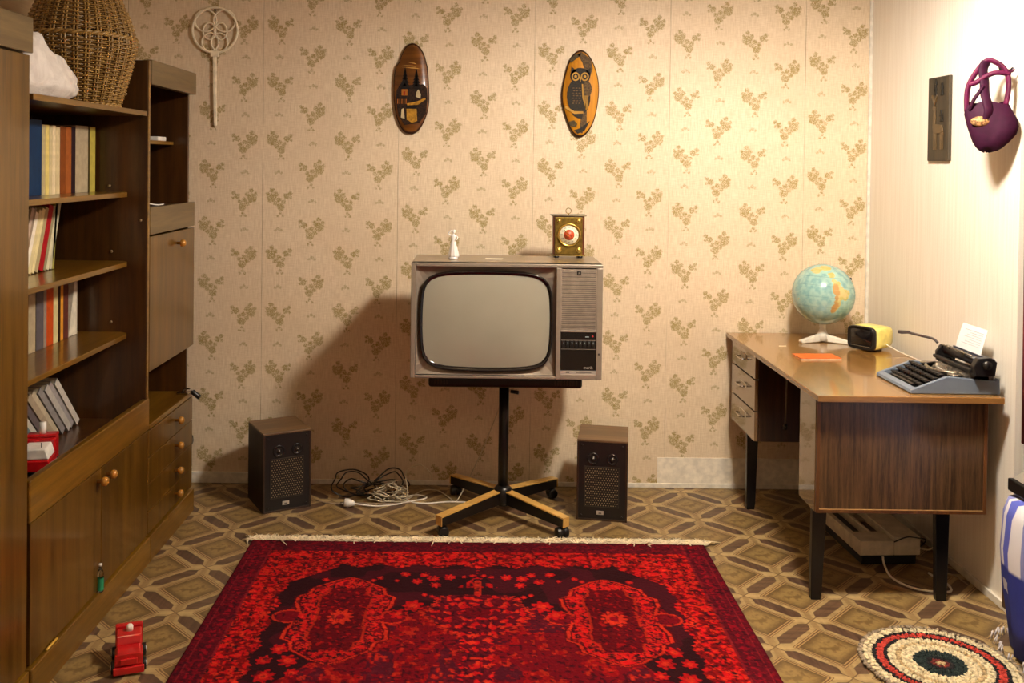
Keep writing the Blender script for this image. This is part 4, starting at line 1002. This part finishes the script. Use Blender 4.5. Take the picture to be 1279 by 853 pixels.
# ---- typewriter
def typewriter():
    r = thing('typewriter', 'grey-blue portable typewriter with black keys on the near desk end', 'typewriter', (1.522, 3.472, DZ))
    Mg = plain('typewriter_blue_grey', (104, 116, 132), .4, coat=.2, var=.05); Mk = plain('typewriter_black', (20, 19, 20), .35)
    Ms = plain('typewriter_steel', (140, 132, 120), .3, .8, var=.4, scale=90)
    hw = .147
    side = [(0, .003), (.003, .001), (.312, .001), (.318, .004), (.314, .056), (.306, .058), (.298, .048), (.14, .062), (.128, .062), (.004, .014)]
    MB().prism(side, -hw, -hw+.016).prism(side, hw-.016, hw).box(.004, .31, -hw+.015, hw-.015, .001, .006).prism([(0, .003), (.022, .003), (.024, .021), (.004, .014)], -hw+.015, hw-.015).prism([(.300, .003), (.317, .003), (.314, .052), (.304, .050)], -hw+.015, hw-.015).build('body', Mg, r, bevel=.0025)
    MB().prism([(.022, .005), (.30, .005), (.30, .03), (.15, .034), (.024, .010)], -hw+.0165, hw-.0165).build('inner_deck', Mk, r)
    MB().box(.030, .044, -.085, .085, .016, .024).build('space_bar', Mk, r, bevel=.002)
    me = None
    for row_ in range(4):
        n = 11
        for k in range(n):
            x = .052+row_*.0235; y = -.118+k*.0225+(row_ % 2)*.008; z = .023+row_*.0115
            if me is None:
                ko = MB().loft([[(sx*q, sy*q*1.08, h) for sx, sy in ((-1, -1), (1, -1), (1, 1), (-1, 1))] for q, h in ((.0035, -.010), (.0045, 0), (.0085, .001), (.0078, .007), (.006, .0062))], smooth=False).build('key', Mk, r, bevel=.0008); me = ko.data
            else:
                ko = bpy.data.objects.new('key', me); COL.objects.link(ko); ko.parent = r
            ko.location = (x, y, z)
    tb = MB()
    for i in range(34):
        a = -1.25+2.5*i/33
        tb.tube([(.205-.070*math.cos(a)*.9, .080*math.sin(a)-.005, .050), (.205-.040*math.cos(a), .050*math.sin(a)-.005, .078), (.21, .012*math.sin(a)-.005, .070)], .0013, 4)
    tb.build('type_bars', Ms, r)
    MB().tube([(.205-.076*math.cos(a), .090*math.sin(a)-.005, .066) for a in np.linspace(-1.45, 1.45, 24)], .006, 8, flat=.5).build('type_basket_rim', Ms, r)
    for s_ in (-1, 1):
        sp = MB().lathe([(.024, .045), (.024, .049), (.009, .049), (.009, .060), (.024, .060), (.024, .063)], 22, Matrix.Translation((.175, s_*.105, 0))).build('ribbon_spool', Ms, r)
        MB().lathe([(.019, .0495), (.019, .0595)], 20, Matrix.Translation((.175, s_*.105, 0))).build('ribbon', Mk, sp)
    MB().prism([(.215, .035), (.285, .035), (.283, .075), (.262, .080), (.235, .072)], -.135, .135).build('carriage_rail', Mk, r, bevel=.002)
    M = Matrix.Translation((0, -.012, 0))
    car = MB().box(.205, .222, -.140, .135, .080, .092, M).prism([(.215, .070), (.285, .070), (.292, .120), (.270, .136), (.225, .132), (.210, .105)], -.160, -.132, M).prism([(.215, .070), (.285, .070), (.285, .118), (.235, .130), (.212, .105)], .118, .134, M).build('carriage_frame', Mk, r, bevel=.003)
    MB().cyl((.250, -.140, .112), (.250, .104, .112), .0175, seg=28).build('platen', plain('platen_rubber', (38, 36, 40), .4), r)
    MB().cyl((.250, -.190, .112), (.250, -.172, .112), .015, seg=20).build('platen_knob', Mk, r)
    MB().cyl((.250, .123, .112), (.250, .146, .112), .013, seg=20).build('platen_knob', Mk, r)
    MB().cyl((.228, -.12, .132), (.228, .10, .132), .0028, seg=8).cyl((.228, .04, .132), (.228, .055, .132), .0065, seg=12).cyl((.228, -.06, .132), (.228, -.045, .132), .0065, seg=12).build('paper_bail', plain('dull_steel', (120, 110, 94), .4, .6), r)
    MB().prism([(.270, .105), (.305, .108), (.308, .122), (.270, .130)], -.13, .10).build('paper_rest', plain('typewriter_bluegrey_dark', (66, 66, 78), .35), r, bevel=.002)
    Ml = plain('typewriter_lever', (72, 62, 60), .4)
    MB().tube(catmull([(.232, .140, .130), (.222, .156, .142), (.18, .162, .152), (.128, .166, .164)], 5), .0048, 8).build('return_lever', Ml, r)
    MB().prismz([(.136, .160), (.100, .152), (.090, .168), (.100, .184), (.136, .174)], .160, .170).build('lever_tip', Ml, r, bevel=.001)
    MB().box(.195, .30, -.135, -.085, .048, .066).box(.19, .30, .09, .132, .048, .062).box(.20, .23, -.075, .065, .056, .066).build('mechanism', Ms, r, bevel=.002)
    # paper
    p = MB(); L_ = []
    for i, (x, z) in enumerate(((.2690, .112), (.2710, .124), (.276, .147), (.283, .17), (.291, .195), (.299, .218))):
        L_.append([(x, -.100+.002*i, z), (x, .082, z+.0), (x+.0008, .082, z), (x+.0008, -.100+.002*i, z)])
    Mp = plain('typing_paper', (240, 238, 238), .6, var=.02)
    pp = thing('typing_sheet', 'white sheet of paper rolled into the typewriter', 'paper', (1.522, 3.472, DZ))
    p.loft(L_, smooth=False).build('sheet', Mp, pp)
    ln = MB()
    for i in range(7):
        f = .3+i*.09; x = float(np.interp(.125+.09*f, [.124, .147, .17, .195, .218], [.2710, .276, .283, .291, .299]))-.0004; z = .125+.09*f
        ln.box(x-.0006, x+.0004, -.075, .05-.02*(i % 3), z, z+.0018)
    ln.build('typed_lines', plain('faint_type', (205, 205, 210), .6), pp)
typewriter()

# ---- under desk
def printer():
    r = thing('printer', 'white printer-like machine with open slots lying under the desk', 'printer', (1.625, 3.665, 0), math.radians(3))
    Mc = plain('computer_cream', (196, 184, 160), .45)
    MB().box(-.12, .10, 0.02, .42, 0.0, .042).build('black_base', M_blk, r, bevel=.004)
    body = MB().box(.0, .105, 0, .44, .043, .115).box(-.135, 0, 0, .10, .043, .100).box(-.135, -.112, .1, .44, .043, .095).box(-.112, 0, .1, .44, .043, .06).box(-.058, -.045, .1, .44, .06, .10)
    body.build('housing', Mc, r, bevel=.003)
    MB().box(-.111, -.059, .135, .43, .061, .07).build('dark_slot', M_blk, r)
    MB().box(-.044, -.002, .11, .43, .061, .084).build('brown_slot', plain('brown_slot', (70, 44, 30), .4), r)
    MB().box(-.044, -.002, .24, .40, .084, .090).build('slot_cover', plain('slot_cover', (150, 138, 118), .4), r)
printer()
b = .0
o = MB().tube(catmull([(1.575, 3.650, .045), (1.575, 3.635, .02), (1.57, 3.56, .004), (1.60, 3.48, .004), (1.66, 3.445, .004), (1.72, 3.44, .004), (1.745, 3.455, .004), (1.755, 3.50, .004), (1.74, 3.54, .004), (1.73, 3.60, .004)], 8), .0042, 8).build('white_cable', M_wc); tag(o, 'thick white power cable curling under the desk around its leg', 'cable')
o = MB().tube(catmull([(1.738, 3.70, .06), (1.76, 3.66, .07), (1.80, 3.70, .075), (1.835, 3.74, .10), (1.845, 3.76, .17)], 8), .003, 8).build('pale_cable', M_beige); tag(o, 'pale cable from the printer up to the wall socket under the desk', 'cable')
o = MB().tube(catmull([(1.62, 3.655, .10), (1.66, 3.640, .125), (1.70, 3.65, .12), (1.755, 3.68, .10), (1.76, 3.74, .05), (1.77, 3.85, .006)], 8), .0025, 6).build('thin_black_cable', M_blk); tag(o, 'thin black cable draped over the printer end under the desk', 'cable')
o = MB().tube(catmull([(1.76, 3.62, .004), (1.79, 3.60, .005), (1.82, 3.58, .004), (1.83, 3.50, .004)], 8), .0025, 6).build('thin_grey_cable', MATS['grey_cable']); tag(o, 'thin grey cable on the floor between desk leg and right wall', 'cable')
r = thing('wall_socket', 'white wall socket with black adapter low on the right wall', 'socket', (XR, 3.76, .215))
MB().box(-.012, 0, -.035, .035, -.03, .03).build('plate', M_wpl, r, bevel=.003)
MB().box(-.040, -.012, -.018, .018, .002, .028).build('black_adapter', M_blk, r, bevel=.003)
MB().lathe([(.013, 0), (.011, .02), (.005, .034)], 14, Matrix.Translation((-.012, 0, -.014)) @ Matrix.Rotation(-PI/2-.4, 4, 'Y')).build('plug', M_wpl, r)

# ================================================================= WALL OBJECTS
def carpet_beater():
    r = thing('carpet_beater', 'pale plastic carpet beater with looped head hanging on the back wall', 'carpet beater', (-1.286, YB-.012, 2.175))
    M = plain('beater_cream', (240, 226, 196), .5)
    def ring(cx, cz, rr, t0=0, t1=2*PI, sx=1, th=.0042):
        return MB().tube([(cx+rr*sx*math.cos(a), 0, cz+rr*math.sin(a)) for a in np.linspace(t0, t1, 40)], th, 6)
    ring(0, 0, .108, th=.0062).build('outer_hoop', M, r)
    for sx in (-1, 1):
        ring(sx*.045, .045, .052).build('loop', M, r)
        ring(sx*.027, -.005, .040, sx=.75).build('loop', M, r)
        ring(sx*.022, -.058, .044, PI*.0 if sx > 0 else 0, 2*PI, .9).build('loop', M, r)
    MB().box(-.020, .020, -.006, .006, -.128, -.100).build('ferrule', M, r, bevel=.003)
    MB().loft([[(x+dx, y, z) for x, y in ((-w_, -.006), (w_, -.006), (w_, .006), (-w_, .006))] for w_, z, dx in ((.0085, -.12, 0), (.0080, -.30, .002), (.0075, -.45, .006), (.005, -.458, .006))], smooth=False).build('handle', M, r, bevel=.003)
    MB().cyl((0, .011, .096), (0, -.010, .096), .003, seg=8).build('nail', M_blk, r)
carpet_beater()
def oval_plaque(cx, cz, outline, label, picture, name, Mface):
    r = thing(name, label, 'plaque', (cx, YB, cz))
    n = len(outline)
    lo = lambda k, y: [(x*k, y, z*k) for x, z in outline]
    MB().loft([lo(.93, 0), lo(1.0, -.006), lo(1.0, -.014), lo(.97, -.020)]).build('bark_edge', plain('bark_brown', (58, 34, 16), .6, var=.3), r)
    MB().loft([lo(.955, -.020), lo(.94, -.0225)]).build('varnished_face', Mface, r)
    picture(r)
def bark_outline(a, b, seed, N=56, tilt=0, power=2.3):
    rd = random.Random(seed); out = []; ph = [rd.uniform(0, 6) for _ in range(5)]
    for i in range(N):
        t = 2*PI*i/N; c, q = math.cos(t), math.sin(t)
        k = 1+sum(.012*math.sin((j+2)*t+ph[j]) for j in range(5))
        x = a*math.copysign(abs(c)**(2/power), c)*k; z = b*math.copysign(abs(q)**(2/power), q)*(1+.008*math.sin(3*t+ph[0]))
        ca, sa = math.cos(tilt), math.sin(tilt); out.append((x*ca+z*sa, -x*sa+z*ca))
    return out
def village(r):
    Mk = plain('burnt_black', (18, 11, 6), .6); Mo = plain('ochre_paint', (156, 92, 28), .6); My = plain('yellow_paint', (168, 120, 34), .6, var=.3, scale=90); Mc = plain('pale_cloud', (206, 158, 82), .5); Mw = plain('whitish_paint', (188, 168, 128), .5); Mb = plain('burnt_brown', (40, 22, 9), .6, var=.6, scale=110)
    y = -.0228
    def poly(pts, mat, name, d=0.0): return MB().prism(pts, y-.0012-d, y-d+.0003).build(name, mat, r)
    poly([(-.070, -.01), (-.055, .012), (.06, .02), (.075, 0), (.078, -.05), (.072, -.12), (.04, -.165), (-.03, -.175), (-.06, -.13), (-.072, -.06)], Mb, 'dark_ground')
    for x0, z0, h in ((-.030, -.005, .10), (.024, -.005, .095)):
        pts = [(x0-.004, z0)]; 
        tr = MB()
        for k in range(6):
            w_ = .026*(1-k/6.5); zz = z0+h*k/6.5; tr.prism([(x0-w_, zz), (x0+w_, zz), (x0, zz+h*.30)], y-.0028, y)
        tr.build('pine_tree', Mk, r)
    poly([(-.046, -.035), (-.018, -.035), (-.018, .0), (-.032, .034), (-.046, 0)], Mo, 'cottage', .0012)
    poly([(-.062, .004), (-.034, .042), (-.030, .040), (-.010, -.008), (-.014, -.010), (-.032, .030), (-.058, .0)], Mk, 'cottage_roof', .002)
    poly([(-.037, -.033), (-.028, -.033), (-.028, -.015), (-.037, -.015)], plain('red_door', (140, 40, 20), .5), 'cottage_door', .002)
    poly([(.022, -.04), (.044, -.05), (.046, -.028), (.034, -.005), (.024, -.02)], Mw, 'small_hut', .0012)
    poly([(-.02, -.072), (.03, -.062), (.066, -.044), (.070, -.052), (.034, -.078), (-.018, -.082)], My, 'path', .0012)
    poly([(-.022, -.095), (.026, -.095), (.030, -.155), (.006, -.165), (-.02, -.15)], My, 'well', .0012)
    poly([(-.026, -.085), (.03, -.085), (.026, -.098), (-.022, -.098)], Mk, 'well_roof', .002)
    for i in range(5): poly([(-.066+i*.010, -.075), (-.062+i*.010, -.075), (-.062+i*.010, -.052), (-.066+i*.010, -.052)], Mo, 'fence_post', .0012)
    poly([(-.045, -.10), (-.035, -.095), (-.030, -.145), (-.048, -.14)], Mw, 'bush', .0012)
    for z0, x0, l_ in ((.105, -.01, .035), (.095, .0, .045), (.118, .005, .02)): poly([(x0-l_, z0+.004), (x0+l_, z0-.003), (x0+l_*.4, z0+.003)], Mc, 'cloud')
def owl(r):
    Mk = plain('owl_dark', (34, 26, 12), .6, var=.45, scale=160); Mh = plain('owl_light', (172, 128, 48), .6); Mt = plain('tree_grey_brown', (84, 62, 30), .6, var=.45, scale=120); Mg = plain('leaf_green_brown', (64, 50, 16), .6, var=.4, scale=120)
    y = -.0228
    def poly(pts, mat, name, d=0.0, p=None): return MB().prism(pts, y-.0012-d, y-d+.0003).build(name, mat, p or r)
    def ell(cx, cz, a, b, n=24, t0=0, tilt=0): return [(cx+a*math.cos(t)*math.cos(tilt)+b*math.sin(t)*math.sin(tilt), cz-a*math.cos(t)*math.sin(tilt)+b*math.sin(t)*math.cos(tilt)) for t in [2*PI*i/n for i in range(n)]]
    poly([(.01, -.19), (.03, -.14), (.030, .03), (.055, .12), (.045, .165), (.0, .198), (-.02, .19), (.005, .15), (.020, .10), (.012, .0), (.004, -.10), (-.004, -.185)], Mt, 'tree_trunk')
    poly([(-.05, .145), (-.01, .175), (.0, .19), (-.03, .185), (-.055, .16)], Mg, 'upper_leaves')
    poly(ell(-.010, -.015, .056, .088, tilt=-.06), Mk, 'owl_body', .0012)
    poly(ell(-.004, .082, .048, .040), Mk, 'owl_head', .0018)
    poly([(-.050, .085), (-.046, .128), (-.022, .108)], Mk, 'ear_tuft', .0018); poly([(.022, .108), (.045, .122), (.044, .085)], Mk, 'ear_tuft', .0018)
    for sx in (-.026, .018):
        poly(ell(sx, .080, .019, .021), Mh, 'eye_disc', .003); poly(ell(sx, .080, .0125, .014), Mk, 'eye_ring', .0038); poly(ell(sx, .080, .0065, .0075), Mh, 'pupil', .0046)
    poly([(-.008, .078), (.002, .078), (-.003, .052)], Mh, 'beak', .0042)
    poly([(.004, .045), (.010, .045), (.014, -.02), (.030, -.075), (.026, -.078), (.008, -.022)], Mh, 'wing_edge', .003)
    poly(ell(.030, .02, .022, .038), Mt, 'wing', .0024)
    for i in range(7):
        for j in range(3): poly(ell(-.036+j*.015+.004*(i % 2), .025-i*.012, .0055, .003, 8), Mt, 'feather', .0024)
    for k in range(4): poly([(.016+.005*k, -.01), (.019+.005*k, -.01), (.026+.004*k, -.075), (.023+.004*k, -.075)], Mh, 'wing_stripe', .003)
    poly([(-.075, -.058), (-.03, -.085), (.012, -.085), (.014, -.095), (-.03, -.098), (-.075, -.072)], Mh, 'branch', .003)
    poly([(-.040, -.095), (.012, -.092), (.008, -.120), (-.012, -.118), (-.03, -.108)], Mk, 'tail', .0018)
    poly([(-.055, -.135), (-.03, -.128), (-.015, -.145), (-.02, -.160), (-.05, -.155)], Mg, 'lower_leaves', .0012)
    poly([(-.030, -.175), (.0, -.165), (.045, -.13), (.02, -.178), (-.012, -.192)], Mk, 'dark_base', .0012)
Mf1 = wood('plaque_amber', (92, 52, 16), (128, 78, 26), 'x', .35, .3)
Mf2 = wood('plaque_yellow', (176, 112, 18), (204, 138, 30), 'z', .35, .3)
oval_plaque(-.343, 1.908, [(x-(.012 if z > .12 else 0)*(1 if x < 0 else -.2)*-1, z) for x, z in bark_outline(.084, .218, 3)], 'dark oval wooden wall plaque burnt with village cottages and pines', village, 'village_plaque', Mf1)
oval_plaque(.467, 1.893, bark_outline(.087, .209, 8, tilt=0, power=1.9), 'yellow oval wooden wall plaque burnt with an owl on a branch', owl, 'owl_plaque', Mf2)
# deer plaque on the right wall
r = thing('deer_plaque', 'narrow dark grey wooden wall plaque with carved deer on right wall', 'plaque', (XR, 3.845, 1.757))
MB().box(-.014, 0, -.088, .088, -.171, .171).build('board', wood('deer_board', (44, 36, 24), (70, 58, 40), 'z', .65, 0, 2), r, bevel=.003)
Md = plain('deer_relief', (84, 64, 36), .45, .1)
g = MB()
Mx = Matrix(((0, 1, 0, 0), (-1, 0, 0, 0), (0, 0, 1, 0), (0, 0, 0, 1)))
def dd(pts, nm_, mat=Md):
    MB().prism([(x, z) for x, z in pts], -.019, -.013, Matrix.Rotation(-PI/2, 4, 'Z') @ Matrix.Identity(4)).build(nm_, mat, r, bevel=.0015)
dd([(-.034, -.052), (-.038, -.03), (-.032, .03), (-.040, .046), (-.030, .056), (-.018, .048), (-.018, -.020), (.040, -.026), (.048, -.05), (.036, -.06), (-.028, -.06)], 'deer_body')
for x in (-.028, -.012, .030, .044): dd([(x-.006, -.055), (x+.006, -.055), (x+.004, -.125), (x-.003, -.125)], 'deer_leg')
for sx in (-1, 1): dd([(-.028, .052), (-.026+sx*.010, .070), (-.028+sx*.024, .092), (-.026+sx*.020, .10), (-.026+sx*.005, .078)], 'antler')
Mdk = plain('deer_tree', (26, 22, 16), .5)
for x, z in ((-.02, .15), (-.022, .125), (.032, .13), (.034, .105), (-.02, .11), (.03, .02), (.034, .0)): dd([(x-.012, z-.012), (x+.012, z-.012), (x+.004, z+.014), (x-.004, z+.014)], 'carved_foliage', Mdk)
# purple bag
def bag():
    r = thing('purple_bag', 'small purple drawstring bag with looped straps hanging on right wall', 'bag', (1.778, 3.305, 1.78), math.radians(-29))
    t = NT('purple_velvet'); x, y, z = t.coords(); n = t.noise(t.vec(x, y, z), 60, 3)
    Mp = t.fin(t.mix(n, s2l((34, 4, 26)), s2l((58, 10, 42))), .7, spec=.2); t.bump(n, .3, .002)
    Ms = plain('purple_strap', (78, 14, 48), .55, var=.3); Ml = plain('patterned_lining', (140, 104, 66), .5, var=.8, scale=160)
    k = 1/1919.; ox, oz = 278, 455
    # outline of pouch: (left x, right x) per height in zoom pixels
    rows = [(768, 235, 268, .2), (755, 205, 320, .55), (735, 185, 352, .75), (700, 165, 388, .9), (650, 148, 428, 1), (600, 132, 440, 1), (560, 122, 432, .95), (520, 114, 412, .85), (490, 116, 396, .75), (465, 122, 384, .62), (445, 132, 372, .5)]
    L_ = []
    for yy, xl, xr, dp_ in rows:
        cx = ((xl+xr)/2-ox)*k; a = (xr-xl)/2*k; z = (oz-yy)*k
        L_.append([(cx+a*math.cos(t_), .040*dp_*math.sin(t_)*(1+.06*math.sin(5*t_+yy*.02)), z+.006*math.sin(3*t_)) for t_ in [2*PI*i/36 for i in range(36)]])
    MB().loft(L_, cap1=False).build('pouch', Mp, r)
    ml = MB(); 
    ml.sphere(((212-ox)*k, -.036, (oz-570)*k), .024, 16, 10, (1.25, .45, .75)); ml.build('lining', Ml, r)
    pt = lambda L2: catmull([((x-ox)*k, y, (oz-z)*k) for x, y, z in L2], 6)
    MB().tube(pt([(250, -.03, 560), (262, -.036, 500), (250, -.030, 440), (236, -.015, 380), (232, -.005, 300), (222, 0, 220), (240, 0, 165)]), .019, 10, flat=.5).build('center_strap', Mp, r)
    MB().tube(pt([(130, 0, 500), (128, 0, 400), (140, 0, 320), (185, 0, 230), (245, 0, 160), (300, 0, 175), (345, 0, 215), (372, 0, 280), (372, 0, 380), (360, 0, 460)]), .0105, 8, flat=.7).build('outer_strap', Ms, r)
    MB().tube(pt([(140, -.005, 320), (185, -.01, 305), (235, -.01, 270), (300, -.01, 245), (385, 0, 255)]), .009, 8).build('cross_strap', Ms, r)
    MB().tube(pt([(150, -.02, 490), (170, -.03, 430), (200, -.03, 380), (228, -.02, 330)]), .006, 8).build('inner_fold', Mp, r)
    MB().tube(pt([(285, .0, 170), (330, .0, 210), (385, .01, 235), (410, .01, 222)]), .004, 8).build('cord_end', Ms, r)
bag()
r = thing('wall_hook', 'small metal hook on the right wall holding the purple bag', 'hook', (XR, 3.335, 1.905))
MB().cyl((0, 0, .0), (-.045, 0, .0), .003, seg=8).cyl((-.045, 0, 0), (-.048, 0, .014), .003, seg=8).lathe([(.010, 0), (.008, .004)], 12, Matrix.Rotation(-PI/2, 4, 'Y')).build('hook', plain('hook_metal', (70, 66, 74), .3, .8), r)

# ================================================================= BED, CURTAIN (right edge)
def bed():
    BX0, BX1, BY0, BY1, BZ = 1.72, 2.42, 1.86, 3.08, .485
    r = thing('day_bed', 'day bed at the right picture edge hidden under a plaid blanket', 'bed', (2.04, 2.4, 0))
    bx, by = r.location.x, r.location.y
    MB().box(BX0-bx, BX1-bx, BY0-by, BY1-by, .12, .30).build('bed_frame', M_unitd, r, bevel=.004)
    MB().box(BX0-bx, BX1-bx, BY0-by, BY1-by, .30, BZ).build('mattress', plain('mattress_cream', (206, 196, 176), .8), r, bevel=.03)
    for x in (BX0+.04, BX1-.04):
        for y in (BY0+.04, BY1-.04): MB().box(x-.02-bx, x+.02-bx, y-.02-by, y+.02-by, 0, .12).build('leg', M_unitd, r)
    t = NT('plaid_blanket'); x, y, z = t.coords()
    # local coords are world coords for the blanket
    along = x*.8 + y
    blue, white, lil = s2l((38, 52, 150)), s2l((222, 220, 226)), s2l((110, 116, 190))
    fs = ((along/.19 + .24).fr()); s1 = t.sm((fs-.5).ab(), .30, .26)       # wide band
    thin = t.sm((fs-.22).ab(), .14, .11)
    fz = (z/.36+.06).fr(); low = t.sm((fz-.5).ab(), .44, .40)
    c = t.mix(thin, white, s2l((84, 94, 190)))
    c = t.mix(t.sm((fs-.62).ab(), .16, .14)*.85, c, lil)
    cb = t.mix(t.sm((fs-.3).ab(), .16, .14)*t.sm((fz-.66).ab(), .055, .045), blue, white)
    cb = t.mix(t.noise(t.vec(x, y, z), 30, 3)*.5, cb, s2l((24, 34, 110)))
    c = t.mix(t.sm(z, .285, .272), c, cb)
    n = t.noise(t.vec(x*1.0, y*1.0, z*.35), 16, 4); t.bump(n, .6, .010)
    mt = t.fin(c, .85)
    loops = []; N = 90
    def ring(off, z, wav, ph=0):
        out = []; hx, hy = (BX1-BX0)/2+off, (BY1-BY0)/2+off; cx, cy = (BX0+BX1)/2, (BY0+BY1)/2
        for i in range(N*2):
            t_ = 2*PI*i/(N*2); c_, q = math.cos(t_), math.sin(t_); n_ = 14
            m = 1/((abs(c_)**n_+abs(q)**n_)**(1/n_)); k = 1+wav*.012*math.sin(31*t_+ph)+wav*.008*math.sin(53*t_+2)
            out.append((cx+hx*c_*m*(1+(k-1)*.7/1), cy+hy*q*m*k, z))
        return out
    loops = [ring(.004, .012, 2.6), ring(.014, .10, 2.0, .2), ring(.026, .22, 1.4, .5), ring(.030, .33, .9, .8), ring(.024, .44, .4), ring(.012, .488, 0), ring(-.02, .503, 0), ring(-.10, .507, 0), ring(-.3, .507, 0)]
    # keep top closed
    mb = MB().loft(loops, cap0=False)
    o = mb.build('plaid_blanket', mt); m = o.modifiers.new('thickness', 'SOLIDIFY'); m.thickness = .004; m.offset = -1
    tag(o, 'blue and white checked blanket draped over the day bed at right', 'blanket')
    fr = MB(); rd = random.Random(2); base_ = ring(.034, .02, 2.2)
    for i, (x, y, z) in enumerate(base_):
        for k in range(3):
            xx, yy = x+rd.uniform(-.012, .004), y+rd.uniform(-.01, .012)
            fr.tube([(xx, yy, .03), (xx+rd.uniform(-.012, .004), yy+rd.uniform(-.006, .01), .004)], .002, 4)
    tag(fr.build('blanket_fringe', plain('fringe_white', (214, 206, 206), .8), o), kind='stuff')
    r2 = thing('silver_black_case', 'black case with pale silver lid on the bed at the right edge', 'case', (1.862, 2.990, .5085), 0)
    MB().box(-.135, .14, -.08, .08, 0, .040).build('black_body', M_blk, r2, bevel=.004)
    MB().loft([[(-.125, -.075, .041), (.13, -.075, .041), (.13, .075, .041), (-.125, .075, .041)], [(-.09, -.05, .078), (.10, -.05, .078), (.10, .05, .078), (-.09, .05, .078)]], smooth=False).build('silver_lid', M_silver2, r2, bevel=.004)
bed()
def curtain():
    r = thing('dark_red_curtain', 'dark red curtain hanging at the right picture edge beyond the wall', 'curtain', (1.885, 2.50, 0))
    t = NT('curtain_cloth'); x, y, z = t.coords(); n = t.noise(t.vec(x*8, y*8, z), 6, 3)
    mt = t.fin(t.mix(n, s2l((86, 16, 22)), s2l((116, 26, 32))), .8)
    N = 160; mb = MB(); L_ = []
    for z in (.61, 1.0, 1.6, 2.24):
        L_.append([(.018*math.sin(i*.55)+.006*math.sin(i*.21+z), -.76+1.52*i/(N-1), z) for i in range(N)])
    mb.loft(L_, close=False, cap0=False, cap1=False)
    o = mb.build('drape', mt, r); m = o.modifiers.new('thickness', 'SOLIDIFY'); m.thickness = .003
    MB().cyl((0, -.77, 2.255), (0, .778, 2.255), .010, seg=12).build('curtain_rod', M_chrome, r)
curtain()
